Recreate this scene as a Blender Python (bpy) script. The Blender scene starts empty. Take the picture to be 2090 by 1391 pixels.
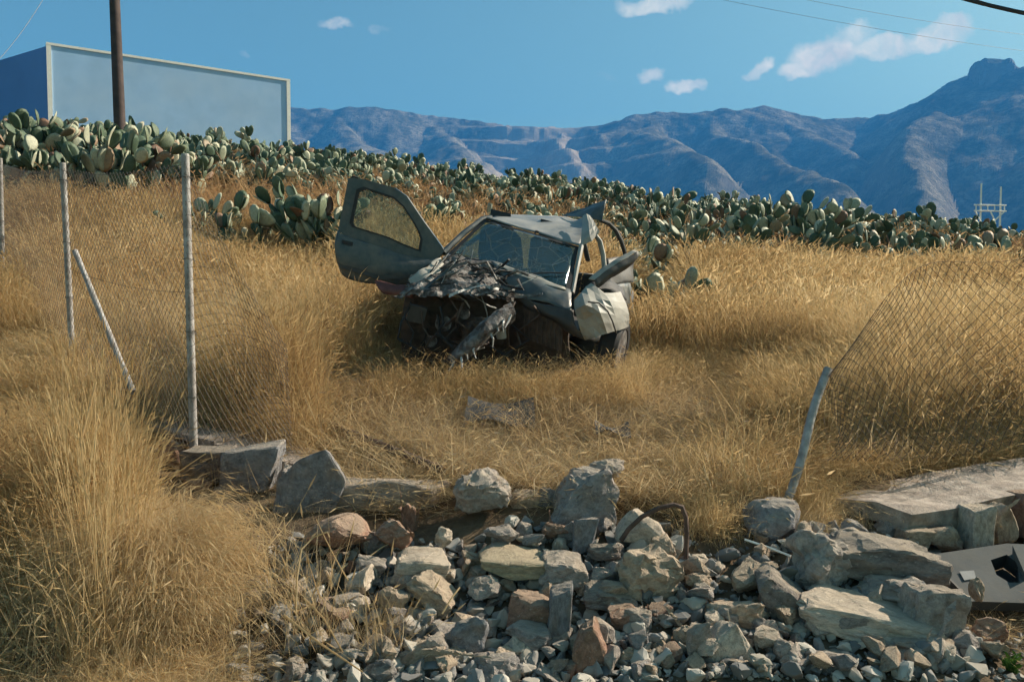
import bpy, bmesh, math, random
import numpy as np
from mathutils import Vector, Matrix, Euler, noise

R = math.radians
random.seed(7)
rng = np.random.default_rng(7)
S = bpy.context.scene
COL = S.collection

# ------------------------------------------------------------------ camera
F = 1640.0
CX, CY = 1045.0, 695.5
PITCH = math.atan(80.5 / F)
EYE = 1.6
cd = bpy.data.cameras.new('camera')
cam = bpy.data.objects.new('camera', cd)
COL.objects.link(cam)
cd.sensor_width = 36.0
cd.lens = F / 2090.0 * 36.0
cd.clip_start = 0.05
cd.clip_end = 20000
cam.location = (0, 0, EYE)
cam.rotation_euler = (R(90) - PITCH, 0, 0)
S.camera = cam

# ------------------------------------------------------------------ light
SUN_AZ, SUN_EL = 66.0, 33.0
world = bpy.data.worlds.new('World')
S.world = world
world.use_nodes = True
sl = bpy.data.lights.new('sun', 'SUN')
sl.energy = 5.0
sl.angle = R(0.5)
sl.color = (1.0, 0.87, 0.70)
sun = bpy.data.objects.new('sun', sl)
COL.objects.link(sun)
sdir = Vector((math.sin(R(SUN_AZ)) * math.cos(R(SUN_EL)), math.cos(R(SUN_AZ)) * math.cos(R(SUN_EL)), math.sin(R(SUN_EL))))
sun.rotation_euler = sdir.to_track_quat('Z', 'Y').to_euler()
sun.location = sdir * 50
S.view_settings.view_transform = 'Standard'
S.view_settings.look = 'None'
S.view_settings.exposure = 1.15
S.view_settings.gamma = 1.0
S.view_settings.use_curve_mapping = False
S.render.engine = 'CYCLES'
S.cycles.use_adaptive_sampling = True
S.cycles.adaptive_threshold = 0.03
S.cycles.use_denoising = True
S.cycles.max_bounces = 7
S.cycles.diffuse_bounces = 5
S.cycles.glossy_bounces = 2
S.cycles.transmission_bounces = 4
S.cycles.transparent_max_bounces = 12
S.cycles.volume_bounces = 0


def W(px, py, D):
    """point at depth D (world y) seen at photograph pixel (px, py)"""
    rx = (px - CX) / F
    ry = -(py - CY) / F
    y = math.cos(PITCH) + ry * math.sin(PITCH)
    z = -math.sin(PITCH) + ry * math.cos(PITCH)
    k = D / y
    return Vector((rx * k, D, EYE + z * k))


# ------------------------------------------------------------------ node helper
class NT:
    def __init__(self, tree):
        self.t = tree
        self.n = tree.nodes
        self.l = tree.links

    def node(self, typ, ins=None, **kw):
        nd = self.n.new(typ)
        for k, v in kw.items():
            setattr(nd, k, v)
        for k, v in (ins or {}).items():
            s = nd.inputs[k]
            if hasattr(v, 'is_output'):
                self.l.new(v, s)
            else:
                s.default_value = v
        return nd

    def math(self, op, a, b=0.0, clamp=False):
        return self.node('ShaderNodeMath', {0: a, 1: b}, operation=op, use_clamp=clamp).outputs[0]

    def mix(self, f, a, b, mode='MIX'):
        nd = self.node('ShaderNodeMix', data_type='RGBA', blend_type=mode)
        for i, v in ((0, f), (6, a), (7, b)):
            if hasattr(v, 'is_output'):
                self.l.new(v, nd.inputs[i])
            else:
                nd.inputs[i].default_value = v if i == 0 else tuple(v) + ((1.0,) if len(v) == 3 else ())
        return nd.outputs[2]

    def ramp(self, fac, stops, interp='LINEAR'):
        nd = self.node('ShaderNodeValToRGB', {0: fac})
        cr = nd.color_ramp
        cr.interpolation = interp
        while len(cr.elements) < len(stops):
            cr.elements.new(0.5)
        for e, (p, c) in zip(cr.elements, stops):
            e.position = p
            e.color = tuple(c) + (1.0,) if len(c) == 3 else c
        return nd.outputs[0]

    def noise(self, vec, scale, detail=3.0, rough=0.55, dist=0.0):
        ins = {'Scale': scale, 'Detail': detail, 'Roughness': rough, 'Distortion': dist}
        if vec is not None:
            ins['Vector'] = vec
        return self.node('ShaderNodeTexNoise', ins).outputs[0]


def new_mat(name):
    m = bpy.data.materials.new(name)
    m.use_nodes = True
    m.node_tree.nodes.clear()
    nt = NT(m.node_tree)
    out = nt.node('ShaderNodeOutputMaterial')
    return m, nt, out


def coords(nt, which='Object'):
    return nt.node('ShaderNodeTexCoord').outputs[which]


def simple(name, c, rough=0.6, metal=0.0, var=0.25, scale=8.0, bump=0.0, bscale=40.0, dirt=None, dirt_amt=0.5, dscale=3.0, coord='Object', spec=0.5):
    m, nt, out = new_mat(name)
    co = coords(nt, coord)
    n = nt.noise(co, scale, 4)
    lo = tuple(x * (1 - var) for x in c)
    hi = tuple(min(1, x * (1 + var)) for x in c)
    colr = nt.ramp(n, [(0.3, lo), (0.7, hi)])
    rg = rough
    if dirt:
        d = nt.noise(co, dscale, 6, 0.65)
        d = nt.ramp(d, [(0.5 - 0.25 * dirt_amt, (0, 0, 0)), (0.5 + 0.3 * (1.2 - dirt_amt), (1, 1, 1))])
        d2 = nt.math('MULTIPLY', d, min(1.0, dirt_amt * 1.3), True)
        colr = nt.mix(d2, colr, dirt)
        rg = nt.math('ADD', nt.math('MULTIPLY', d2, 0.9 - rough), rough)
    p = nt.node('ShaderNodeBsdfPrincipled', {'Base Color': colr, 'Roughness': rg, 'Metallic': metal, 'Specular IOR Level': spec})
    if bump:
        b = nt.node('ShaderNodeBump', {'Strength': bump, 'Distance': 0.01, 'Height': nt.noise(co, bscale, 5, 0.6)})
        nt.l.new(b.outputs[0], p.inputs['Normal'])
    nt.l.new(p.outputs[0], out.inputs[0])
    return m


# ------------------------------------------------------------------ world: Nishita sky with a few small cumulus clouds
wt = NT(world.node_tree)
wt.n.clear()
wout = wt.node('ShaderNodeOutputWorld')
sky = wt.node('ShaderNodeTexSky', sky_type='NISHITA', sun_disc=False, sun_elevation=R(SUN_EL), sun_rotation=R(SUN_AZ),
              altitude=100.0, air_density=1.0, dust_density=1.6, ozone_density=1.0)
skyc = wt.mix(1.0, sky.outputs[0], (0.72, 0.985, 0.75), 'MULTIPLY')
bg = wt.node('ShaderNodeBackground', {'Color': skyc, 'Strength': 0.072})
gen = wt.node('ShaderNodeTexCoord').outputs['Generated']
sep = wt.node('ShaderNodeSeparateXYZ', {0: gen})
yy = wt.math('MAXIMUM', sep.outputs[1], 0.02)
U = wt.math('DIVIDE', sep.outputs[0], yy)
V = wt.math('DIVIDE', sep.outputs[2], yy)
uv = wt.node('ShaderNodeCombineXYZ', {0: U, 1: V, 2: 0.0}).outputs[0]
warp = wt.node('ShaderNodeTexNoise', {'Vector': uv, 'Scale': 16.0, 'Detail': 4.0, 'Roughness': 0.6})
wv = wt.node('ShaderNodeVectorMath', {0: warp.outputs[1], 1: (0.5, 0.5, 0.5)}, operation='SUBTRACT')
wv = wt.node('ShaderNodeVectorMath', {0: wv.outputs[0], 'Scale': 0.055}, operation='SCALE')
uvw = wt.node('ShaderNodeVectorMath', {0: uv, 1: wv.outputs[0]}, operation='ADD')
sw = wt.node('ShaderNodeSeparateXYZ', {0: uvw.outputs[0]})


def cloud_uv(px, py):
    p = W(px, py, 1.0)
    return p.x, p.z - EYE


CL = [  # px, py, half width, half height, rotation deg, weight
    (1690, 108, 88, 40, 18, 1.0), (1640, 140, 60, 20, 15, 1.0), (1548, 140, 36, 20, 25, 0.8), (1800, 90, 90, 24, 12, 0.85), (1900, 72, 90, 26, 10, 0.85),
    (1950, 50, 50, 20, 5, 0.8), (1740, 75, 50, 26, 20, 0.7),
    (1335, 150, 34, 18, 5, 0.75), (1405, 178, 44, 18, 0, 0.9), (1335, 5, 80, 20, 5, 0.8),
    (685, 48, 48, 15, -5, 0.65), (770, 65, 24, 16, 0, 0.3), (495, 115, 16, 10, 0, 0.25), (1250, 160, 50, 10, 0, 0.18),
]
mask = None
for (px, py, a, b, rot, wgt) in CL:
    cu, cv = cloud_uv(px, py)
    du = wt.math('SUBTRACT', sw.outputs[0], cu)
    dv = wt.math('SUBTRACT', sw.outputs[1], cv)
    c, s = math.cos(R(rot)), math.sin(R(rot))
    p = wt.math('MULTIPLY', wt.math('ADD', wt.math('MULTIPLY', du, c), wt.math('MULTIPLY', dv, s)), F / a)
    q = wt.math('MULTIPLY', wt.math('ADD', wt.math('MULTIPLY', dv, c), wt.math('MULTIPLY', du, -s)), F / b)
    r2 = wt.math('ADD', wt.math('MULTIPLY', p, p), wt.math('MULTIPLY', q, q))
    e = wt.math('MULTIPLY', wt.math('SUBTRACT', 1.25, r2, True), wgt, True)
    mask = e if mask is None else wt.math('MAXIMUM', mask, e)
fwd = wt.math('GREATER_THAN', sep.outputs[1], 0.05)
cn = wt.noise(uvw.outputs[0], 60.0, 9, 0.7)
mk = wt.math('MULTIPLY', mask, wt.math('ADD', 0.25, wt.math('MULTIPLY', cn, 1.5)))
mk = wt.math('SMOOTHSTEP' if False else 'MULTIPLY', wt.math('SUBTRACT', mk, 0.16), 1.0, True)
mk = wt.math('MULTIPLY', wt.math('MULTIPLY', mk, 0.92), fwd)
ccol = wt.ramp(wt.noise(uvw.outputs[0], 22.0, 4, 0.5), [(0.35, (0.72, 0.66, 0.58)), (0.62, (1.0, 0.88, 0.70))])
bgc = wt.node('ShaderNodeBackground', {'Color': ccol, 'Strength': 0.70})
mixw = wt.node('ShaderNodeMixShader', {0: mk, 1: bg.outputs[0], 2: bgc.outputs[0]})
wt.l.new(mixw.outputs[0], wout.inputs[0])


# ------------------------------------------------------------------ object helpers
def tag(o, label=None, cat=None, group=None, kind=None, color=None):
    if label: o['label'] = label
    if cat: o['category'] = cat
    if group: o['group'] = group
    if kind: o['kind'] = kind
    if color: o.color = tuple(color) + (1.0,)
    return o


def thing(name, loc, label, cat, group=None):
    o = bpy.data.objects.new(name, None)
    COL.objects.link(o)
    o.location = loc
    o.empty_display_size = 0.1
    return tag(o, label, cat, group)


def link(name, me, m=None, parent=None, smooth=False):
    """me is in world coordinates (or local when the parent sits at the origin of the data)"""
    if m is not None and not me.materials:
        me.materials.append(m)
    if smooth:
        me.polygons.foreach_set('use_smooth', [True] * len(me.polygons))
    o = bpy.data.objects.new(name, me)
    COL.objects.link(o)
    if parent is not None:
        o.parent = parent
        base = parent
        off = Vector((0, 0, 0))
        while base is not None:
            off += base.location
            base = base.parent
        o.location = -off
    return o


def mesh_of(name, verts, faces):
    me = bpy.data.meshes.new(name)
    me.from_pydata([tuple(v) for v in verts], [], faces)
    me.update()
    return me


class MB:
    def __init__(self):
        self.v = []
        self.f = []

    def tube(self, pts, r, n=8, caps=True):
        pts = [Vector(p) for p in pts]
        rs = r if isinstance(r, (list, tuple)) else [r] * len(pts)
        b0 = len(self.v)
        prev = None
        for i, p in enumerate(pts):
            t = (pts[min(i + 1, len(pts) - 1)] - pts[max(i - 1, 0)]).normalized()
            if prev is None:
                a = t.orthogonal().normalized()
            else:
                a = prev - t * prev.dot(t)
                a = a.normalized() if a.length > 1e-6 else t.orthogonal().normalized()
            prev = a
            b = t.cross(a)
            for k in range(n):
                th = 2 * math.pi * k / n
                self.v.append(p + (a * math.cos(th) + b * math.sin(th)) * rs[i])
        for i in range(len(pts) - 1):
            for k in range(n):
                k2 = (k + 1) % n
                self.f.append((b0 + i * n + k, b0 + i * n + k2, b0 + (i + 1) * n + k2, b0 + (i + 1) * n + k))
        if caps:
            self.f.append(tuple(b0 + k for k in reversed(range(n))))
            e = b0 + (len(pts) - 1) * n
            self.f.append(tuple(e + k for k in range(n)))
        return self

    def box(self, c, sx, sy, sz, rot=None):
        b0 = len(self.v)
        M = (rot or Euler((0, 0, 0))).to_matrix()
        for x in (-1, 1):
            for y in (-1, 1):
                for z in (-1, 1):
                    self.v.append(Vector(c) + M @ Vector((x * sx / 2, y * sy / 2, z * sz / 2)))
        for q in ((0, 1, 3, 2), (4, 6, 7, 5), (0, 4, 5, 1), (2, 3, 7, 6), (0, 2, 6, 4), (1, 5, 7, 3)):
            self.f.append(tuple(b0 + i for i in q))
        return self

    def prism(self, poly, offset):
        """closed prism from a polygon (list of points) and an offset vector"""
        b0 = len(self.v)
        n = len(poly)
        off = Vector(offset)
        self.v += [Vector(p) for p in poly] + [Vector(p) + off for p in poly]
        self.f.append(tuple(b0 + k for k in reversed(range(n))))
        self.f.append(tuple(b0 + n + k for k in range(n)))
        for k in range(n):
            k2 = (k + 1) % n
            self.f.append((b0 + k, b0 + k2, b0 + n + k2, b0 + n + k))
        return self

    def ring(self, outer, inner, offset):
        """frame between two loops of equal length, with thickness"""
        b0 = len(self.v)
        n = len(outer)
        off = Vector(offset)
        for L in (outer, inner):
            self.v += [Vector(p) for p in L]
        for L in (outer, inner):
            self.v += [Vector(p) + off for p in L]
        for k in range(n):
            k2 = (k + 1) % n
            o0, o1, i0, i1 = b0 + k, b0 + k2, b0 + n + k, b0 + n + k2
            O0, O1, I0, I1 = o0 + 2 * n, o1 + 2 * n, i0 + 2 * n, i1 + 2 * n
            self.f += [(o0, o1, i1, i0), (O0, I0, I1, O1), (o0, O0, O1, o1), (i0, i1, I1, I0)]
        return self

    def build(self, name, m, parent=None, smooth=False):
        me = mesh_of(name, self.v, self.f)
        bm = bmesh.new()
        bm.from_mesh(me)
        bmesh.ops.recalc_face_normals(bm, faces=bm.faces)
        bm.to_mesh(me)
        bm.free()
        o = link(name, me, m, parent, smooth)
        if smooth:
            try:
                me.set_sharp_from_angle(angle=R(40))
            except Exception:
                pass
        return o


# ------------------------------------------------------------------ terrain
PXC = np.array([-400, 100, 400, 700, 1045, 1400, 1750, 2090, 2500.0])
UC = (PXC - CX) / F
ROWS = [
    (2.6, [0, 0, 0, 0, 0, 0, 0, 0, 0]),
    (3.28, [.06, .06, .05, .05, .04, .04, .05, .05, .05]),
    (4.2, [.46, .42, .36, .36, .40, .40, .36, .20, .20]),
    (4.6, [.56, .50, .43, .44, .50, .50, .42, .26, .26]),
    (5.2, [.74, .62, .54, .54, .56, .55, .52, .44, .46]),
    (6, [.92, .76, .67, .66, .68, .66, .64, .62, .66]),
    (8, [1.45, 1.2, 1.1, 1.0, .95, .9, .9, .95, 1.0]),
    (10, [2.0, 1.75, 1.6, 1.5, 1.4, 1.25, 1.2, 1.2, 1.2]),
    (13, [3.2, 2.9, 2.8, 2.6, 2.3, 1.95, 1.8, 1.75, 1.7]),
    (16, [4.2, 3.95, 3.7, 3.4, 3.1, 2.65, 2.5, 2.35, 2.3]),
    (20, [5.4, 5.1, 4.8, 4.5, 4.0, 3.5, 3.2, 2.8, 2.7]),
    (25, [6.8, 6.4, 6.1, 5.6, 5.0, 4.3, 3.75, 3.1, 3.0]),
    (30, [8.0, 7.5, 7.1, 6.3, 5.6, 4.75, 4.0, 3.3, 3.1]),
    (36, [9.0, 8.7, 8.2, 6.6, 5.6, 4.7, 4.0, 3.2, 3.0]),
    (45, [9.8, 9.3, 8.6, 6.4, 5.2, 4.3, 3.6, 2.8, 2.5]),
    (70, [10, 9.0, 7.5, 4.5, 3, 2, 1.5, 0, 0]),
    (140, [-6, -6, -7, -8, -9, -10, -10, -12, -12]),
    (300, [-30] * 9),
    (4000, [-30] * 9),
]
RD = np.array([r[0] for r in ROWS])
RZ = np.array([r[1] for r in ROWS], dtype=float)


def ground_z(x, y):
    x = np.atleast_1d(np.asarray(x, float))
    y = np.atleast_1d(np.asarray(y, float))
    yc = np.clip(y, RD[0], RD[-1])
    u = np.clip(x / yc, UC[0], UC[-1])
    i = np.clip(np.searchsorted(RD, yc) - 1, 0, len(RD) - 2)
    t = (yc - RD[i]) / (RD[i + 1] - RD[i])
    j = np.clip(np.searchsorted(UC, u) - 1, 0, len(UC) - 2)
    s = (u - UC[j]) / (UC[j + 1] - UC[j])
    s = s * s * (3 - 2 * s)
    z = (RZ[i, j] * (1 - s) + RZ[i, j + 1] * s) * (1 - t) + (RZ[i + 1, j] * (1 - s) + RZ[i + 1, j + 1] * s) * t
    amp = np.interp(yc, [2.6, 3.2, 12, 40, 200], [0.01, 0.03, 0.06, 0.12, 0.0])
    z = z + amp * (np.sin(x * 2.1 + 1.3 * np.sin(y * 1.3)) * np.cos(y * 1.7 + x * 0.6) + 0.5 * np.sin(x * 5.3 + y * 3.1))
    return z


def gz(x, y):
    return float(ground_z(x, y)[0])


def on_ray(px, py, d0=2.0, d1=60.0):
    """where the line of sight through a pixel meets the ground"""
    D = d0
    while D < d1:
        p = W(px, py, D)
        if gz(p.x, p.y) >= p.z:
            return p
        D += 0.02
    return W(px, py, d1)


def soil_material():
    m, nt, out = new_mat('dry soil')
    co = coords(nt)
    a = nt.noise(co, 1.2, 6, 0.6)
    b = nt.noise(co, 18.0, 6, 0.7)
    c1 = nt.ramp(a, [(0.35, (0.085, 0.06, 0.04)), (0.65, (0.18, 0.125, 0.075))])
    c2 = nt.ramp(b, [(0.35, (0.075, 0.058, 0.042)), (0.7, (0.22, 0.165, 0.105))])
    c = nt.mix(0.5, c1, c2)
    p = nt.node('ShaderNodeBsdfPrincipled', {'Base Color': c, 'Roughness': 0.95, 'Specular IOR Level': 0.1})
    bp = nt.node('ShaderNodeBump', {'Strength': 0.8, 'Distance': 0.03, 'Height': b})
    nt.l.new(bp.outputs[0], p.inputs['Normal'])
    nt.l.new(p.outputs[0], out.inputs[0])
    return m


def build_ground():
    ys = list(np.arange(-24, 2.4, 3.0)) + list(np.arange(2.4, 5.0, 0.06)) + list(np.arange(5.0, 14, 0.18)) + list(np.arange(14, 46, 0.6)) + list(np.geomspace(46, 3900, 40))
    us = np.linspace(-1.5, 1.5, 181)
    V_, F_ = [], []
    for y in ys:
        w = y if y >= 4 else 4 + (4 - y) * 0.9
        xs = us * w
        zs = ground_z(xs, np.full_like(xs, y))
        for x, z in zip(xs, zs):
            V_.append((x, y, z))
    n = len(us)
    for i in range(len(ys) - 1):
        for j in range(n - 1):
            a = i * n + j
            F_.append((a, a + 1, a + n + 1, a + n))
    o = link('ground', mesh_of('ground', V_, F_), soil_material(), None, True)
    tag(o, 'dry brown earth slope rising behind the broken wall to the cactus field', 'ground', kind='structure')


build_ground()


# ------------------------------------------------------------------ mountains
def vnoise(x, y, seed=0):
    xi = np.floor(x).astype(int)
    yi = np.floor(y).astype(int)
    xf = x - xi
    yf = y - yi

    def h(a, b):
        n = (a * 374761393 + b * 668265263 + seed * 974634541) & 0x7fffffff
        n = ((n ^ (n >> 13)) * 1274126177) & 0x7fffffff
        return ((n ^ (n >> 16)) & 0xffff) / 65535.0
    u = xf * xf * (3 - 2 * xf)
    v = yf * yf * (3 - 2 * yf)
    return (h(xi, yi) * (1 - u) + h(xi + 1, yi) * u) * (1 - v) + (h(xi, yi + 1) * (1 - u) + h(xi + 1, yi + 1) * u) * v


def ridged(x, y, octv, seed):
    t = 0
    a = 1
    for k in range(octv):
        t = t + a * (1 - np.abs(2 * vnoise(x, y, seed + k) - 1))
        x = x * 2.03 + 11.3
        y = y * 2.03 + 5.7
        a *= 0.5
    return t / 2


def mountain_material():
    m, nt, out = new_mat('rocky hillside scrub')
    geo = nt.node('ShaderNodeNewGeometry')
    pos = geo.outputs['Position']
    a = nt.noise(pos, 0.012, 7, 0.65)
    b = nt.noise(pos, 0.06, 5, 0.7)
    rock = nt.ramp(b, [(0.35, (0.15, 0.13, 0.10)), (0.65, (0.33, 0.285, 0.22))])
    scrub = nt.ramp(b, [(0.35, (0.03, 0.035, 0.02)), (0.65, (0.13, 0.11, 0.07))])
    f = nt.ramp(a, [(0.42, (0, 0, 0)), (0.58, (1, 1, 1))])
    c = nt.mix(f, rock, scrub)
    dots = nt.ramp(nt.noise(pos, 0.16, 3, 0.6), [(0.50, (0, 0, 0)), (0.56, (1, 1, 1))])
    c = nt.mix(nt.math('MULTIPLY', dots, 0.6), c, (0.035, 0.04, 0.022))
    ps = nt.node('ShaderNodeSeparateXYZ', {0: pos})
    face = nt.math('MULTIPLY', nt.math('SUBTRACT', 1.0, nt.math('MULTIPLY', nt.math('ABSOLUTE', nt.math('SUBTRACT', ps.outputs[0], 70.0)), 1 / 230.0), True), nt.math('GREATER_THAN', ps.outputs[1], 1900.0))
    face = nt.ramp(nt.math('MULTIPLY', nt.math('ADD', face, nt.math('MULTIPLY', nt.math('SUBTRACT', a, 0.5), 1.4)), 1.0, True), [(0.32, (0, 0, 0)), (0.6, (1, 1, 1))])
    c = nt.mix(nt.math('MULTIPLY', face, 0.75), c, nt.mix(b, (0.26, 0.20, 0.15), (0.62, 0.50, 0.40)))
    sepn = nt.node('ShaderNodeSeparateXYZ', {0: geo.outputs['True Normal']})
    steep = nt.ramp(sepn.outputs[2], [(0.45, (1, 1, 1)), (0.66, (0, 0, 0))])
    c = nt.mix(nt.math('MULTIPLY', steep, f), c, (0.24, 0.20, 0.165))
    p = nt.node('ShaderNodeBsdfPrincipled', {'Base Color': c, 'Roughness': 1.0, 'Specular IOR Level': 0.0})
    bp = nt.node('ShaderNodeBump', {'Strength': 0.35, 'Distance': 4.0, 'Height': b})
    nt.l.new(bp.outputs[0], p.inputs['Normal'])
    nt.l.new(p.outputs[0], out.inputs[0])
    return m


RIDGES = [  # crest polylines (px, py, depth), flank slope
    ([(-500, 200, 2700), (0, 210, 2650), (600, 220, 2600), (700, 226, 2600), (880, 228, 2600), (960, 236, 2600), (1080, 246, 2600), (1200, 243, 2550), (1290, 227, 2500), (1400, 226, 2500),
      (1500, 224, 2500), (1560, 218, 2500), (1640, 228, 2480), (1700, 235, 2480), (1790, 239, 2450)], 0.62),
    ([(1790, 239, 2450), (1850, 206, 2320), (1930, 158, 2200), (1988, 142, 2150), (2062, 140, 2130), (2140, 165, 2150), (2300, 205, 2200), (2600, 240, 2300)], 0.66),
    ([(1330, 232, 2500), (1335, 250, 2300), (1375, 285, 2050), (1415, 335, 1850), (1450, 400, 1650)], 0.95),
    ([(1450, 236, 2480), (1475, 266, 2200), (1550, 305, 1950), (1640, 350, 1700), (1760, 400, 1450)], 0.95),
    ([(1560, 222, 2500), (1640, 262, 2300), (1700, 310, 2050), (1730, 360, 1900)], 0.95),
    ([(1930, 160, 2200), (1880, 235, 1950), (1850, 320, 1700), (1880, 410, 1450)], 1.0),
    ([(2040, 140, 2130), (2070, 230, 1900), (2110, 320, 1650), (2200, 420, 1400)], 0.95),
    ([(880, 232, 2600), (900, 280, 2300), (960, 330, 2000), (1000, 380, 1800)], 0.62),
    ([(690, 228, 2600), (720, 275, 2300), (780, 320, 2050)], 0.62),
    ([(1110, 248, 2600), (1160, 290, 2300), (1200, 340, 2100)], 0.6),
]


def build_mountains():
    pxs = np.concatenate([np.arange(-700, 560, 16.0), np.arange(560, 2140, 5.0), np.arange(2140, 2800, 14.0)])
    Ds = np.concatenate([np.arange(1000, 2050, 24.0), np.arange(2050, 2760, 11.0), np.arange(2760, 3400, 60.0)])
    PX, DD = np.meshgrid(pxs, Ds)
    X = (PX - CX) / F * DD
    Y = DD
    wx = X + 60 * (vnoise(X / 230, Y / 230, 3) - .5) * 2
    wy = Y + 60 * (vnoise(X / 230 + 9, Y / 230, 5) - .5) * 2
    H = np.full(X.shape, -40.0)
    for pts, sl_ in RIDGES:
        P = [W(*p) for p in pts]
        for a, b in zip(P[:-1], P[1:]):
            dx, dy = b.x - a.x, b.y - a.y
            L2 = dx * dx + dy * dy
            t = np.clip(((wx - a.x) * dx + (wy - a.y) * dy) / L2, 0, 1)
            d = np.hypot(wx - a.x - t * dx, wy - a.y - t * dy)
            h = a.z + (b.z - a.z) * t
            c = h - sl_ * 1.12 * (np.sqrt(d * d + 900.0) - 30.0)
            # limestone band: a steep step a little below the crest of the far plateau
            H = np.maximum(H, c)
    far = W(0, 225, 2600).z
    er = ridged(wx / 330, wy / 330, 5, 21)
    H = H - np.clip((far * 1.05 - H) / far, 0, 1) * 62 * (1 - er) * 1.2
    H = H + 10 * (vnoise(X / 40, Y / 40, 8) - .5) + 5 * (vnoise(X / 17, Y / 17, 9) - .5)
    # cliffs: terracing in the light rock face
    band = np.exp(-((PX - 1080) / 190) ** 2)
    q = 60.0
    st = np.floor(H / q) * q + q * np.clip((H / q - np.floor(H / q) - 0.55) / 0.45, 0, 1)
    H = H * (1 - 0.75 * band) + st * 0.75 * band
    # castle rock on the peak
    a = W(1996, 123, 2140)
    b = W(2058, 127, 2140)
    ex = np.maximum(np.maximum(a.x - X, X - b.x), 0) + np.maximum(np.abs(Y - 2140) - 30, 0)
    top = a.z + (b.z - a.z) * np.clip((X - a.x) / (b.x - a.x), 0, 1) + 9 * (vnoise(X / 14, Y / 22, 2) - .5) - ex * 3.2
    H = np.where(ex < 40, np.maximum(H, top), H)
    H = np.maximum(H, -45)
    n = len(pxs)
    V_ = np.stack([X, Y, H], -1).reshape(-1, 3)
    F_ = []
    for i in range(len(Ds) - 1):
        for j in range(n - 1):
            k = i * n + j
            F_.append((k, k + 1, k + n + 1, k + n))
    o = link('mountains', mesh_of('mountains', V_.tolist(), F_), mountain_material(), None, False)
    tag(o, 'blue hazy mountain range with a flat topped rock on its highest peak', 'mountains', kind='structure')


build_mountains()


def build_haze():
    m, nt, out = new_mat('haze air')
    p = nt.node('ShaderNodeVolumePrincipled', {'Color': (0.055, 0.33, 0.88, 1), 'Density': 0.00028, 'Anisotropy': 0.0})
    nt.l.new(p.outputs[0], out.inputs['Volume'])
    o = MB().box((0, 1700, 380), 7600, 3560, 856).build('haze', m)
    tag(o, 'pale blue summer haze in the air before the mountains', 'haze', kind='stuff')


build_haze()

# ------------------------------------------------------------------ materials
M = {}
M['post'] = simple('galvanised pipe', (0.36, 0.345, 0.335), 0.6, 0.0, 0.35, 16, 0.3, 60, (0.11, 0.08, 0.06), 0.5, 13)
M['pole'] = simple('tarred wood pole', (0.055, 0.036, 0.032), 0.85, 0, 0.4, 4, 0.4, 30)
M['wire'] = simple('rusty fence wire', (0.075, 0.06, 0.05), 0.7, 0.1)
M['cable'] = simple('black cable', (0.02, 0.02, 0.022), 0.5)
M['rust'] = simple('rusty steel', (0.10, 0.06, 0.045), 0.8, 0.1, 0.4, 20, 0.4, 60)
M['bluewall'] = simple('pale blue painted plaster', (0.34, 0.54, 0.80), 0.9, 0, 0.07, 1.4, 0.1, 10, (0.42, 0.50, 0.58), 0.3, 0.7)
M['whitetrim'] = simple('white painted trim', (0.84, 0.81, 0.75), 0.7, 0, 0.05)
M['paint'] = simple('dusty dark green car paint', (0.040, 0.056, 0.064), 0.28, 0.0, 0.25, 5, 0.12, 20, (0.18, 0.165, 0.14), 0.5, 7.0)
M['paintroof'] = simple('dusty roof paint with painted sunlight', (0.16, 0.17, 0.175), 0.4, 0.0, 0.2, 3, 0.1, 12, (0.30, 0.29, 0.27), 0.6, 3.0)  # dusty car paint made lighter, the sunlight on the roof is in the colour
M['paintpale'] = simple('dusty fender paint with painted sunlight', (0.225, 0.22, 0.20), 0.5, 0.0, 0.25, 5, 0.15, 14, (0.41, 0.38, 0.325), 0.6, 6.0)  # dusty car paint, paler still to carry the sunlight on these parts
M['rubber'] = simple('black rubber', (0.018, 0.018, 0.02), 0.7, 0, 0.3, 20, 0.1)
M['plastic'] = simple('dark grey plastic', (0.035, 0.035, 0.037), 0.55, 0, 0.3, 9, 0.1, 30, (0.16, 0.14, 0.11), 0.35, 5)
M['bumper'] = simple('dusty grey bumper plastic', (0.085, 0.093, 0.096), 0.8, 0, 0.2, 5, 0.1, 40, (0.15, 0.14, 0.12), 0.5, 7, spec=0.2)
M['baremetal'] = simple('torn bare metal', (0.24, 0.23, 0.22), 0.55, 0.3, 0.6, 18, 0.8, 60, (0.045, 0.03, 0.025), 0.75, 11)
M['shard'] = simple('bent scratched sheet metal', (0.46, 0.45, 0.43), 0.5, 0.2, 0.4, 12, 0.5, 50, (0.08, 0.06, 0.05), 0.4, 9)
M['engine'] = simple('greasy engine metal', (0.075, 0.055, 0.043), 0.65, 0.2, 0.6, 15, 0.5, 40, (0.10, 0.055, 0.04), 0.5, 12)
M['redplastic'] = simple('red brown torn trim', (0.10, 0.035, 0.03), 0.6, 0, 0.4, 14)
M['seat'] = simple('faded grey seat cloth', (0.025, 0.028, 0.033), 0.9, 0, 0.2, 12, 0.2)
M['white'] = simple('white paper label', (0.25, 0.25, 0.245), 0.8)
M['concrete'] = simple('weathered concrete', (0.37, 0.31, 0.26), 0.95, 0, 0.4, 14, 0.9, 60, (0.17, 0.13, 0.10), 0.55, 6)
M['mortar'] = simple('crumbly mortar', (0.19, 0.165, 0.14), 0.95, 0, 0.4, 9, 0.9, 30)


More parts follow.
